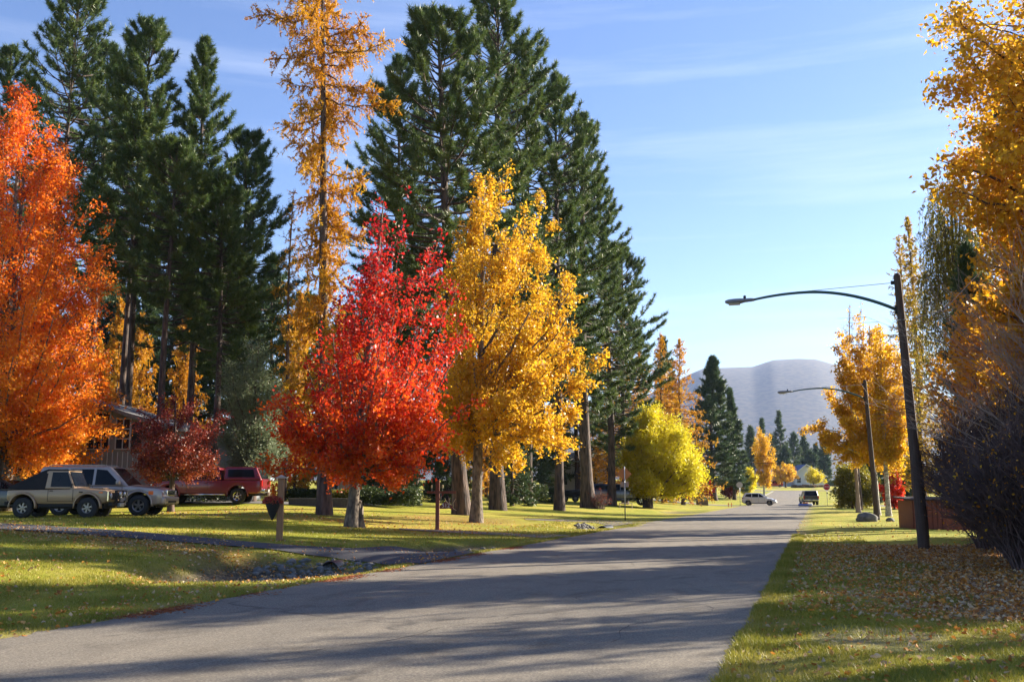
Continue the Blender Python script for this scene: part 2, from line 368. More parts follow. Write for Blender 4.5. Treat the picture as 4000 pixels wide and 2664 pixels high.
def roadmat(name, c1, c2, warm=1):
    m, t, N, L = newmat(name); o = N('ShaderNodeOutputMaterial'); p = N('ShaderNodeBsdfPrincipled'); L(p.outputs[0], o.inputs[0])
    p.inputs['Roughness'].default_value = .8; p.inputs['Specular IOR Level'].default_value = .3
    tc = N('ShaderNodeTexCoord')
    def noise(s, d, sx=(1, 1, 1), r=.6, dist=0):
        mp = N('ShaderNodeMapping'); mp.inputs['Scale'].default_value = sx; L(tc.outputs['Object'], mp.inputs[0])
        n = N('ShaderNodeTexNoise'); n.inputs['Scale'].default_value = s; n.inputs['Detail'].default_value = d; n.inputs['Roughness'].default_value = r; n.inputs['Distortion'].default_value = dist
        L(mp.outputs[0], n.inputs['Vector']); return n.outputs['Fac'], mp
    def ramp(x, els):
        r = N('ShaderNodeValToRGB'); cr = r.color_ramp
        cr.elements[0].position = els[0][0]; cr.elements[0].color = (*els[0][1], 1); cr.elements[1].position = els[-1][0]; cr.elements[1].color = (*els[-1][1], 1)
        for a, c in els[1:-1]: e = cr.elements.new(a); e.color = (*c, 1)
        L(x, r.inputs[0]); return r.outputs[0]
    base = ramp(noise(.8, 5, (1, .25, 1))[0], [(.3, c2), (.7, c1)])
    spk = ramp(noise(38, 6, r=.85)[0], [(.30, (.30,)*3), (.5, (1,)*3), (.68, (2.1,)*3)])
    mu = N('ShaderNodeMixRGB'); mu.blend_type = 'MULTIPLY'; mu.inputs[0].default_value = 1; L(base, mu.inputs[1]); L(spk, mu.inputs[2])
    v = N('ShaderNodeTexVoronoi'); v.feature = 'DISTANCE_TO_EDGE'; v.inputs['Scale'].default_value = .42
    nn = N('ShaderNodeTexNoise'); nn.inputs['Scale'].default_value = 1.1; nn.inputs['Detail'].default_value = 7
    mxv = N('ShaderNodeMixRGB'); mxv.inputs[0].default_value = .55; L(tc.outputs['Object'], mxv.inputs[1]); L(nn.outputs['Color'], mxv.inputs[2]); L(tc.outputs['Object'], nn.inputs['Vector'])
    L(mxv.outputs[0], v.inputs['Vector'])
    cr = ramp(v.outputs['Distance'], [(0.0, (1, 1, 1)), (.018, (0, 0, 0))]); gate = ramp(noise(.5, 3)[0], [(.5, (0, 0, 0)), (.58, (1, 1, 1))])
    mm = N('ShaderNodeMath'); mm.operation = 'MULTIPLY'; L(cr, mm.inputs[0]); L(gate, mm.inputs[1])
    m2 = N('ShaderNodeMath'); m2.operation = 'MULTIPLY'; m2.inputs[1].default_value = .85; L(mm.outputs[0], m2.inputs[0])
    mc = N('ShaderNodeMixRGB'); mc.inputs[2].default_value = (.05, .045, .04, 1); L(m2.outputs[0], mc.inputs[0]); L(mu.outputs[0], mc.inputs[1])
    st = ramp(noise(1.6, 6, (1, .5, 1), .6, .8)[0], [(.50, (1, 1, 1)), (.74, (.62, .60, .58))])
    m3 = N('ShaderNodeMixRGB'); m3.blend_type = 'MULTIPLY'; m3.inputs[0].default_value = 1; L(mc.outputs[0], m3.inputs[1]); L(st, m3.inputs[2])
    L(m3.outputs[0], p.inputs['Base Color'])
    b = N('ShaderNodeBump'); b.inputs['Distance'].default_value = .006; b.inputs['Strength'].default_value = .8; L(noise(90, 3, r=.8)[0], b.inputs['Height']); L(b.outputs[0], p.inputs['Normal'])
    return m
RM = roadmat('street_asphalt', (.182, .158, .122), (.138, .122, .098))
def strip(name, left, right, lift, m, nacross=6, parent=None, kind='structure', jag=0):
    left = np.array(left, float); right = np.array(right, float); rr = np.random.default_rng(3)
    if jag:
        left[:, 0] += rr.normal(0, jag, len(left)); right[:, 0] += rr.normal(0, jag, len(right))
    t = np.linspace(0, 1, nacross+1)[None, :, None]
    P = left[:, None]*(1-t)+right[:, None]*t; Z = g(P[..., 0], P[..., 1])+lift
    V = np.concatenate([P, Z[..., None]], -1).reshape(-1, 3); n, k = len(left), nacross+1
    i = np.arange(n*k).reshape(n, k); F = np.stack([i[:-1, :-1], i[:-1, 1:], i[1:, 1:], i[1:, :-1]], -1).reshape(-1, 4)
    o = mesh(name, V, [F], m, smooth=True, parent=parent)
    if kind: o['kind'] = kind
    return o
yr = np.concatenate([np.arange(-20, 60, .18), np.arange(60, 232, .8)])
strip('road', [(RL+.05*math.sin(y*.7), y) for y in yr], [(RR+.05*math.sin(y*.9+1), y) for y in yr], .006, RM, 10, jag=.035)
def cracks():
    rr = np.random.default_rng(21); V = []; Fq = []; n0 = 0
    for x, y, a, L in [(-6.2, 12, .2, 9), (-3.4, 15, 1.9, 5), (-5, 21, .5, 7), (-2.2, 11, 1.4, 6), (-4.8, 25, 1.45, 14), (-7, 17, 2.6, 4), (-2.6, 22, .9, 5), (-4.9, 41, 1.5, 16), (-3.2, 30, .2, 4), (-6.5, 33, .1, 5), (-5.2, 9.3, 1.2, 4)]:
        pts = [(x, y)]
        for k in range(int(L/.12)): a += rr.normal(0, .13)+.10*(1 if rr.random() < .5 else -1); a -= .0; x += .12*math.cos(a); y += .12*math.sin(a); pts.append((x, y))
        P = np.array(pts); P = P[(P[:, 0] > RL+.3) & (P[:, 0] < RR-.3)]
        if len(P) < 4: continue
        d = np.gradient(P, axis=0); nn = np.stack([-d[:, 1], d[:, 0]], 1)/np.linalg.norm(d, axis=1)[:, None]; w_ = rr.uniform(.001, .008, len(P))[:, None]
        A = P+nn*w_; Bq = P-nn*w_; z = np.full((len(P), 1), .0095); V += [np.concatenate([A, z], 1), np.concatenate([Bq, z], 1)]; m = len(P); i = np.arange(m-1)
        Fq.append(np.stack([n0+i, n0+i+1, n0+m+i+1, n0+m+i], 1)); n0 += 2*m
    tag(mesh('road_cracks', np.concatenate(V), [np.concatenate(Fq)], pbr('crack_dark', (.035, .030, .026), .95)), kind='structure')
cracks()
xr = np.arange(-90, 60, 1.)
strip('cross_street', [(x, 126.5) for x in xr], [(x, 134.5) for x in xr], .016, RM, 6)
strip('end_street', [(x, 228.) for x in xr], [(x, 236.) for x in xr], .03, RM, 6)
# paved drives on the left, traced as ground lines
def line(pts, n=60):
    P = np.array([G(u, v)[:2] for u, v in pts]); d = np.concatenate([[0], np.cumsum(np.linalg.norm(np.diff(P, axis=0), axis=1))])
    t = np.linspace(0, d[-1], n); return np.stack([np.interp(t, d, P[:, 0]), np.interp(t, d, P[:, 1])], 1)
farE = line([(-300, 2030), (0, 2047), (250, 2061), (500, 2077), (800, 2103), (1000, 2121), (1200, 2136), (1400, 2145), (1650, 2152), (1860, 2160)])
nearE = line([(-400, 2050), (0, 2070), (250, 2085), (500, 2103), (800, 2127), (1000, 2143), (1150, 2164), (1300, 2182), (1450, 2198), (1640, 2205)])
strip('driveway', farE, nearE, .03, M['asphaltdark'], 8)
farE = line([(1560, 2064), (1700, 2070), (1850, 2076), (2000, 2084), (2150, 2088), (2230, 2090)]); nearE = line([(1560, 2070), (1700, 2078), (1850, 2086), (2000, 2094), (2140, 2102), (2210, 2106)])
strip('garden_path', farE, nearE, .02, RM, 4)
farE = line([(2050, 2026), (2200, 2029), (2330, 2032), (2480, 2034), (2600, 2034)]); nearE = line([(2050, 2030), (2200, 2037), (2330, 2044), (2450, 2048), (2560, 2044)])
strip('far_driveway', farE, nearE, .02, RM, 4)
farE = line([(560, 1955), (800, 1957), (1100, 1961), (1400, 1966), (1650, 1968)]); nearE = line([(560, 1963), (800, 1967), (1100, 1971), (1400, 1974), (1650, 1974)])
strip('upper_driveway', farE, nearE, .03, pbr('worn_asphalt', (.15, .145, .14), .85, c2=(.10, .097, .095)), 4)
# kerb along the far left road edge
yk = np.arange(140, 226, 1.); o = strip('kerb', [(RL-.45, y) for y in yk], [(RL-.05, y) for y in yk], .10, M['concrete'], 1)

# ------------------------------------------------------------------ mountain
def mountain():
    rr = np.random.default_rng(11)
    us = np.linspace(1200, 5200, 240); sky_l = [(1200, 1700), (2000, 1640), (2400, 1590), (2600, 1530), (2700, 1475), (2760, 1450), (2846, 1447), (2956, 1444), (3000, 1430), (3041, 1418), (3130, 1413), (3211, 1415), (3300, 1440), (3450, 1490), (3568, 1529), (3640, 1545), (4000, 1590), (5200, 1700)]
    V = []; nu, nv = len(us), 40
    rid = np.interp(us, [a for a, b in sky_l], [b for a, b in sky_l])
    NS = rr.normal(0, 1, (nu, nv))
    for _ in range(5): NS = (NS+np.roll(NS, 1, 0)+np.roll(NS, -1, 0)+np.roll(NS, 1, 1)+np.roll(NS, -1, 1))/4.2
    NS /= NS.std()
    nn = np.cumsum(rr.normal(0, 1, nu)); nn -= np.linspace(nn[0], nn[-1], nu)
    for i, u in enumerate(us):
        d0 = ray(u, 1925.); d0 = d0/np.dot(d0, _Fv); far = 4300.
        p = d0*far; H = ztop((p[0], p[1]), rid[i]+.25*math.sin(i*.9))
        for j in range(nv):
            t = j/(nv-1); dd = 2300+(far-2300)*t
            z = -20+(H+20)*(sst(t)**.85) + .3*NS[i, j]*math.sin(t*PI)
            V.append((d0[0]*dd, d0[1]*dd, z))
        V.append((d0[0]*(far+500), d0[1]*(far+500), -30))
    k = nv+1; ix = np.arange(nu*k).reshape(nu, k); F = np.stack([ix[:-1, :-1], ix[1:, :-1], ix[1:, 1:], ix[:-1, 1:]], -1).reshape(-1, 4)
    m = pbr('forested_slope', (.065, .055, .042), .95, c2=(.012, .02, .026), nscale=.05, detail=14, contrast=.22, stretch=(1, 1, 2))
    tag(mesh('mountain', np.array(V), [F], m, smooth=True), kind='structure')
mountain()
# ------------------------------------------------------------------ air
def haze():
    b = B(); b.box((-7500, -600, -40), (7500, 7200, 640)); m, t, N, L = newmat('air'); o = N('ShaderNodeOutputMaterial')
    v = N('ShaderNodeVolumePrincipled'); v.inputs['Density'].default_value = HAZE; v.inputs['Color'].default_value = (.48, .63, 1, 1); v.inputs['Anisotropy'].default_value = .2
    L(v.outputs[0], o.inputs['Volume']); h = b.build('haze', m); tag(h, kind='stuff')
HAZE = .00007
haze()
# ------------------------------------------------------------------ trees
def prof_fn(ts, Rl, Rr):
    ts = np.array(ts, float); Rl = np.array(Rl, float); Rr = np.array(Rr, float)
    def R(t, az):
        c = np.cos(az); l = np.interp(t, ts, Rl); r = np.interp(t, ts, Rr); return l*(1-c)/2+r*(1+c)/2
    return R, np.interp(np.linspace(0, 1, 60), ts, (Rl+Rr)/2)
def from_photo(p, rows, base_v=None):
    """silhouette rows (v, uLeft, uRight) around a tree standing at p -> height and profile in metres"""
    S = sc_at(p); b = -(1332-1332)
    # bearing of the trunk
    u0 = 2000+FPX*float(np.dot(np.array((p[0], p[1], 0)), _Rv)/np.dot(np.array((p[0], p[1], 2.)), _Fv))
    zs = [ztop(p, v)-p[2] for v, a, c in rows]; H = max(zs); o = np.argsort(zs)
    dep = [float(np.dot(np.array((p[0], p[1], z+p[2]-CAM_H)), _Fv)) for z in zs]
    uc = [2000+FPX*float(np.dot(np.array((p[0], p[1], 0)), _Rv))/d for d in dep]
    ts = [zs[i]/H for i in o]; Rl = [max(.05, (uc[i]-rows[i][1])*dep[i]/FPX) for i in o]; Rr = [max(.05, (rows[i][2]-uc[i])*dep[i]/FPX) for i in o]
    return H, (ts, Rl, Rr)
def decid(name, label, cat, p, H, prof, leaf, bark, seed, nl=46, ntw=12, nleaf=26000, ls=.11, r0=.16, rise=.28, sig=.13, lean=(0, 0), stems=1,
          tlo=0., group=None, rz=YAW, trend=(0, 0), asp=.62, twl=.34, hang=0, spread=.35, upl=.25, leafax=None, r_in=.35, tstart=.14, twr=.009, thin=0):
    rng = np.random.default_rng(seed); R, wts = prof_fn(*prof); ts = np.array(prof[0])
    root = thing(name, label, cat, p, rz, group)
    wig = rng.normal(0, .012*H, (2, 4))
    sa = rng.uniform(0, 2*PI); st = [(0, 0)] if stems == 1 else [(spread*math.cos(sa+2*PI*i/stems), spread*math.sin(sa+2*PI*i/stems)) for i in range(stems)]
    def axis(t, k):
        t = np.asarray(t, float); k = np.asarray(k); sx = np.array([a[0] for a in st])[k]; sy = np.array([a[1] for a in st])[k]
        x = lean[0]*t+wig[0, 0]*np.sin(t*4)*t+sx*(.35+1.9*t*(1-t*.3)); y = lean[1]*t+wig[1, 0]*np.sin(t*5)*t+sy*(.35+1.9*t*(1-t*.3))
        return np.stack([x, y, H*t], -1)
    tt = np.linspace(0, .97, 16)
    V, F = [], []; n0 = 0
    def addt(P, Rd, n):
        nonlocal n0
        v, f = tubes(P, Rd, n); V.append(v); F.append(f+n0); n0 += len(v)
    for k in range(stems):
        P = axis(tt, np.full(16, k)); P[0, 2] = -.25; rr = r0*(1-tt)**.9*(.72 if stems > 1 else 1)+.012; rr[0] *= 1.45; rr[1] *= 1.02
        addt(P[None], rr[None], 10)
    # limbs
    lo = max(tlo, ts[0]); tg = np.linspace(lo, 1, 200); wgt = np.interp(tg, np.linspace(0, 1, 60), wts)+.25*max(wts); cdf = np.cumsum(wgt); cdf /= cdf[-1]
    te = np.interp((np.arange(nl)+rng.random(nl))/nl, cdf, tg); az = np.arange(nl)*2.39996+rng.normal(0, .3, nl)
    Re = R(te, az)*rng.uniform(r_in, 1, nl)**.6
    ks = rng.integers(0, stems, nl); tsr = np.clip(te-rise*(.5+.8*Re/max(wts))*rng.uniform(.7, 1.2, nl), tstart, .93)
    dz_hang = hang*Re
    p0 = axis(tsr, ks); dirv = np.stack([np.cos(az), np.sin(az), np.zeros(nl)], -1)
    ax = axis(te, np.zeros(nl, int)) if stems == 1 else axis(te, np.zeros(nl, int))*0+np.stack([lean[0]*te, lean[1]*te, H*te], -1)
    p1 = ax+dirv*Re[:, None]; p1[:, 2] = np.maximum(p1[:, 2]-dz_hang, H*ts[0]*.9)
    c = p0*.45+p1*.55; c[:, 2] = p0[:, 2]*(1-upl)+np.maximum(p1[:, 2], p0[:, 2])*upl+.08*Re+dz_hang*1.1; c += rng.normal(0, .05, c.shape)*Re[:, None]
    K = 8; P = bez(p0, c, p1, K); P[:, 1:-1] += rng.normal(0, .018, (nl, K-2, 3))*Re[:, None, None]
    rl = np.clip(r0*.5*(1-tsr)*np.clip(Re/max(wts), .3, 1), .012, .2); addt(P, rl[:, None]*np.linspace(1, .18, K)[None], 5)
    # twigs
    m = nl*ntw; li = np.repeat(np.arange(nl), ntw); s = rng.uniform(.22, 1, m)**.8; fi = s*(K-1); i0 = np.minimum(fi.astype(int), K-2); fr = (fi-i0)[:, None]
    q0 = P[li, i0]*(1-fr)+P[li, i0+1]*fr; tan = unit(P[li, i0+1]-P[li, i0])
    dv = unit(tan*.7+rng.normal(0, .75, (m, 3))+np.array((0, 0, .25-.8*(hang > 0)))); L = twl*np.maximum(Re[li], .35*max(wts))*rng.uniform(.45, 1.15, m)*(1.15-.55*s)
    q1 = q0+dv*L[:, None]; qc = (q0+q1)/2+rng.normal(0, .08, (m, 3))*L[:, None]+np.array((0, 0, .06))*L[:, None]
    q1[:, 2] = np.maximum(q1[:, 2], H*ts[0]*.92)
    Q = bez(q0, qc, q1, 4); addt(Q, np.full((m, 1), 1)*np.linspace(twr, twr*.35, 4)[None], 3)
    mesh('trunk', np.concatenate(V), [np.concatenate(F)], bark, smooth=True, parent=root)
    # leaves on the twigs
    wl = L*(1-thin*np.clip(Q[:, 2, 2]/H, 0, 1)**1.6); wl = wl/wl.sum(); ti = rng.choice(m, nleaf, p=wl); s = rng.uniform(.1, 1.08, nleaf)*3; i0 = np.minimum(s.astype(int), 2); fr = (s-i0)[:, None]
    C = Q[ti, i0]*(1-fr)+Q[ti, i0+1]*fr+rng.normal(0, sig, (nleaf, 3))
    axv = None
    if leafax is not None: axv = np.array(leafax)+rng.normal(0, .45, (nleaf, 3))
    lv, lf = leafquads(rng, C, ls, asp, axv)
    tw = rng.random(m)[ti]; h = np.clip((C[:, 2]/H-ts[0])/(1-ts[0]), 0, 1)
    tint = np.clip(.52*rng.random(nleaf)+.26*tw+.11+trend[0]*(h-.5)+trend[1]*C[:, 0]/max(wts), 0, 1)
    mesh('crown', lv, [lf], leaf, tint=tint, parent=root)
    return root
def pine(name, label, cat, p, H, Rf, leaf, bark, seed, nlimb=130, ntuft=14, nneed=15, nl=.30, wd=.05, r0=.3, tlow=.25, up=(-12, 48), group=None, rz=0,
         lean=(0, 0), wedge=.36, droop=.06, tip=.10, rag=.25, dead=8, flat=.5, shape=None, smin=.18):
    """conifer: limbs in loose whorls carrying needle tufts; Rf = max radius, shape = (ts, factors) over the crown"""
    rng = np.random.default_rng(seed); root = thing(name, label, cat, p, rz, group)
    if shape is None: shape = ([0, .12, .35, .7, .9, 1], [.55, .9, 1, .66, .36, .06])
    V, F = [], []; n0 = 0
    def addt(P, Rd, n):
        nonlocal n0
        v, f = tubes(P, Rd, n); V.append(v); F.append(f+n0); n0 += len(v)
    tt = np.linspace(0, 1, 16); wx, wy = rng.normal(0, .006*H, 2)
    ax = lambda t: np.stack([lean[0]*t+wx*np.sin(t*5), lean[1]*t+wy*np.sin(t*4), H*t], -1)
    P = ax(tt); P[0, 2] = -.3; rr = r0*(1-tt)**.75+.015; rr[0] *= 1.45; rr[1] *= 1.05; addt(P[None], rr[None], 12)
    u = (np.arange(nlimb)+rng.uniform(0, 1, nlimb))/nlimb; u = u**.92; wh = np.round(u*nlimb/5)/(nlimb/5)
    u = np.clip(u*.45+wh*.55, 0, .995); t0 = tlow+(1-tlow)*u; az = np.arange(nlimb)*2.39996+rng.normal(0, .5, nlimb)
    sect = rng.uniform(1-rag, 1+rag*.5, (9, 8)); rad = Rf*np.interp(u, *shape)*sect[(u*8.99).astype(int), ((az/(2*PI)) % 1*8).astype(int)]*rng.uniform(.78, 1.08, nlimb)
    el = np.radians(up[0]+(up[1]-up[0])*u**1.2)+rng.normal(0, .09, nlimb)
    dirh = np.stack([np.cos(az), np.sin(az), np.zeros(nlimb)], -1); p0 = ax(t0)
    p1 = p0+dirh*(rad*np.cos(el))[:, None]; p1[:, 2] += rad*np.sin(el); c = (p0+p1)/2; c[:, 2] -= rad*(droop+tip)*.5; p1[:, 2] += rad*tip*rng.uniform(.2, 1.4, nlimb)
    p1[:, 2] = np.minimum(p1[:, 2], H*1.0)
    K = 6; LP = bez(p0, c, p1, K); addt(LP, np.clip(rad*.016+.008, .01, .09)[:, None]*np.linspace(1, .25, K)[None], 4)
    if dead:
        k = dead; t = rng.uniform(.6*tlow*.4, tlow, k); a = rng.uniform(0, 2*PI, k); q = ax(t); e = q+np.stack([np.cos(a), np.sin(a), rng.uniform(-.3, .2, k)], -1)*rng.uniform(.4, 1.1, k)[:, None]*Rf*.35
        addt(bez(q, (q+e)/2, e, 3), np.full((k, 1), .018)*np.linspace(1, .3, 3)[None], 3)
    nt_ = np.maximum(3, (ntuft*(.35+.65*rad/Rf)).astype(int)); li = np.repeat(np.arange(nlimb), nt_); m = len(li)
    s = rng.uniform(smin, 1.0, m)**.75; fi = s*(K-1); i0 = np.minimum(fi.astype(int), K-2); fr = (fi-i0)[:, None]
    q0 = LP[li, i0]*(1-fr)+LP[li, i0+1]*fr; tan = unit(LP[li, i0+1]-LP[li, i0]); side = unit(np.cross(tan, np.array((0, 0, 1.))))
    lat = rng.choice([-1, 1], m)*rng.uniform(.1, 1, m)*wedge*rad[li]*(1.05-s); 
    q1 = q0+side*lat[:, None]+tan*(np.abs(lat)*.8)[:, None]+np.array((0, 0, 1))*(np.abs(lat)*rng.normal(.12, .35*flat, m)+rng.normal(.04, .08, m))[:, None]
    addt(np.stack([q0, q1], 1), np.full((m, 2), .010)*np.array((1, .5)), 3)
    mesh('trunk', np.concatenate(V), [np.concatenate(F)], bark, smooth=True, parent=root)
    od = unit(q1-q0+tan*.3+np.array((0, 0, .15))); C = np.repeat(q1-od*nl*.5, nneed, 0); D_ = unit(np.repeat(od, nneed, 0)*.75+rng.normal(0, .62, (m*nneed, 3)))
    C = C+np.repeat(od, nneed, 0)*rng.uniform(-.4, .5, (m*nneed, 1))*nl
    v, f = needles(rng, C, D_, nl*rng.uniform(.6, 1.15, m*nneed), wd)
    ti = np.repeat(rng.random(m), nneed)*.6+rng.random(m*nneed)*.4
    mesh('crown', v, [f], leaf, tint=ti, parent=root)
    return root
def larch(name, label, cat, p, H, Rf, leaf, bark, seed, nlimb=90, ntw=26, nneed=12, twl=.5, r0=.28, tlow=.12, up=(-28, 30), group=None, shape=None, rz=0, wd=.045, nl=.10, lean=(0, 0), tip=.22, upfrac=.45, rag=.3, curl=.3):
    rng = np.random.default_rng(seed); root = thing(name, label, cat, p, rz, group)
    if shape is None: shape = ([0, .2, .5, .8, 1], [.75, 1, .78, .4, .05])
    V, F = [], []; n0 = 0
    def addt(P, Rd, n):
        nonlocal n0
        v, f = tubes(P, Rd, n); V.append(v); F.append(f+n0); n0 += len(v)
    tt = np.linspace(0, 1, 16); wx, wy = rng.normal(0, .004*H, 2)
    ax = lambda t: np.stack([lean[0]*t+wx*np.sin(t*7), lean[1]*t+wy*np.sin(t*6), H*t], -1)
    P = ax(tt); P[0, 2] = -.3; rr = r0*(1-tt)**.85+.012; rr[0] *= 1.5; rr[1] *= 1.05; addt(P[None], rr[None], 12)
    u = (np.arange(nlimb)+rng.uniform(-.2, .8, nlimb))/nlimb; u = np.clip(u, 0, .995); t0 = tlow+(1-tlow)*u; az = np.arange(nlimb)*2.39996+rng.normal(0, .6, nlimb)
    rad = Rf*np.interp(u, *shape)*rng.uniform(1-rag*1.4, 1.08, nlimb); el = np.radians(up[0]+(up[1]-up[0])*u)+rng.normal(0, .12, nlimb)
    dirh = np.stack([np.cos(az), np.sin(az), np.zeros(nlimb)], -1); p0 = ax(t0)
    p1 = p0+dirh*(rad*np.cos(el))[:, None]; p1[:, 2] += rad*np.sin(el); c = (p0+p1)/2; c[:, 2] += -rad*.10; p1[:, 2] += rad*tip*rng.uniform(-.5, 1.2, nlimb)
    c2 = c.copy(); K = 10; LP = bez(p0, c, p1, K); LP[:, 1:] += rng.normal(0, .02, (nlimb, K-1, 3))*rad[:, None, None]
    addt(LP, np.clip(rad*.013+.006, .008, .07)[:, None]*np.linspace(1, .3, K)[None], 4)
    nt_ = np.maximum(4, (ntw*rad/Rf).astype(int)); li = np.repeat(np.arange(nlimb), nt_); m = len(li)
    s = rng.uniform(.06, 1, m); fi = s*(K-1); i0 = np.minimum(fi.astype(int), K-2); fr = (fi-i0)[:, None]
    q0 = LP[li, i0]*(1-fr)+LP[li, i0+1]*fr; tan = unit(LP[li, i0+1]-LP[li, i0]); upm = rng.random(m) < upfrac
    dv = unit(tan*rng.uniform(.1, 1.1, (m, 1))+rng.normal(0, .42, (m, 3))+np.where(upm[:, None], np.array((0, 0, .75)), np.array((0, 0, -1.0))))
    L = twl*rng.uniform(.4, 1.25, m)*np.where(upm, .7, 1); q1 = q0+dv*L[:, None]; qc = (q0+q1)/2+rng.normal(0, .12, (m, 3))*L[:, None]; qc[:, 2] += L*curl*.3; 
    Q = bez(q0, qc, q1, 4); addt(Q, np.full((m, 1), 1)*np.linspace(.008, .004, 4)[None], 3)
    mesh('trunk', np.concatenate(V), [np.concatenate(F)], bark, smooth=True, parent=root)
    M_ = m*nneed; ti = np.repeat(np.arange(m), nneed); ss = rng.uniform(0, 3, M_); i0 = np.minimum(ss.astype(int), 2); fr = (ss-i0)[:, None]; C = Q[ti, i0]*(1-fr)+Q[ti, i0+1]*fr
    D_ = unit(rng.normal(0, .8, (M_, 3))+(Q[ti, 3]-Q[ti, 0])/L[ti][:, None]*.8); v, f = needles(rng, C, D_, nl*rng.uniform(.6, 1.3, M_), wd)
    # needles along the limbs themselves
    k = nlimb*22; li2 = rng.integers(0, nlimb, k); ss = rng.uniform(.3, K-1, k); i0 = np.minimum(ss.astype(int), K-2); fr = (ss-i0)[:, None]
    C2 = LP[li2, i0]*(1-fr)+LP[li2, i0+1]*fr; v2, f2 = needles(rng, C2, unit(rng.normal(size=(k, 3))+np.array((0, 0, .5))), nl*rng.uniform(.7, 1.4, k), wd)
    tw = rng.random(nlimb)*.5
    tint = np.concatenate([tw[li][ti]+rng.random(M_)*.5, tw[li2]+rng.random(k)*.5])
    mesh('crown', np.concatenate([v, v2]), [np.concatenate([f, f2+len(v)])], leaf, tint=tint, parent=root)
    return root
def weeping(name, label, cat, p, H, R, leaf, bark, seed, nstr=420, nleaf=60, ls=.09, hang=(1.5, 4.5), r0=.22, rz=YAW, lowz=1.5, group=None):
    rng = np.random.default_rng(seed); root = thing(name, label, cat, p, rz, group)
    V, F = [], []; n0 = 0
    def addt(P, Rd, n):
        nonlocal n0
        v, f = tubes(P, Rd, n); V.append(v); F.append(f+n0); n0 += len(v)
    tt = np.linspace(0, 1, 12); P = np.stack([.15*np.sin(tt*5), .1*np.sin(tt*4), H*.92*tt], -1); P[0, 2] = -.2; addt(P[None], (r0*(1-tt)**.8+.02)[None], 10)
    nl = 30; az = np.arange(nl)*2.4; t0 = rng.uniform(.3, .85, nl); p0 = np.stack([0*t0, 0*t0, H*.92*t0], -1); ze = H*(.55+.42*np.linspace(0, 1, nl)); rr = R*np.sqrt(np.clip(1-((ze/H-.6)/.42)**2, .05, 1))*rng.uniform(.7, 1, nl)
    p1 = np.stack([np.cos(az)*rr, np.sin(az)*rr, ze], -1); c = (p0+p1)/2; c[:, 2] = np.maximum(c[:, 2], p1[:, 2]+.06*H); LP = bez(p0, c, p1, 8); addt(LP, np.full((nl, 1), .05)*np.linspace(1, .3, 8)[None], 4)
    li = rng.integers(0, nl, nstr); ss = rng.uniform(2.2, 7, nstr); i0 = np.minimum(ss.astype(int), 6); fr = (ss-i0)[:, None]; q0 = LP[li, i0]*(1-fr)+LP[li, i0+1]*fr+rng.normal(0, .25, (nstr, 3))
    L = rng.uniform(*hang, nstr); out_ = unit(q0*np.array((1, 1, 0)))*rng.uniform(.1, .6, (nstr, 1)); q1 = q0+out_; q1[:, 2] = np.maximum(q0[:, 2]-L, lowz+rng.random(nstr)); c = q0+out_*1.3; c[:, 2] += .15
    Q = bez(q0, c, q1, 8); addt(Q, np.full((nstr, 1), .008)*np.linspace(1, .4, 8)[None], 3)
    mesh('trunk', np.concatenate(V), [np.concatenate(F)], bark, smooth=True, parent=root)
    ti = np.repeat(np.arange(nstr), nleaf); k = len(ti); ss = rng.uniform(0, 7, k); i0 = np.minimum(ss.astype(int), 6); fr = (ss-i0)[:, None]; C = Q[ti, i0]*(1-fr)+Q[ti, i0+1]*fr+rng.normal(0, .05, (k, 3))
    v, f = leafquads(rng, C, ls, .3, np.array((0, 0, -1.))+rng.normal(0, .4, (k, 3))); mesh('crown', v, [f], leaf, tint=rng.random(k)*.5+rng.random(nstr)[ti]*.5, parent=root)
    return root
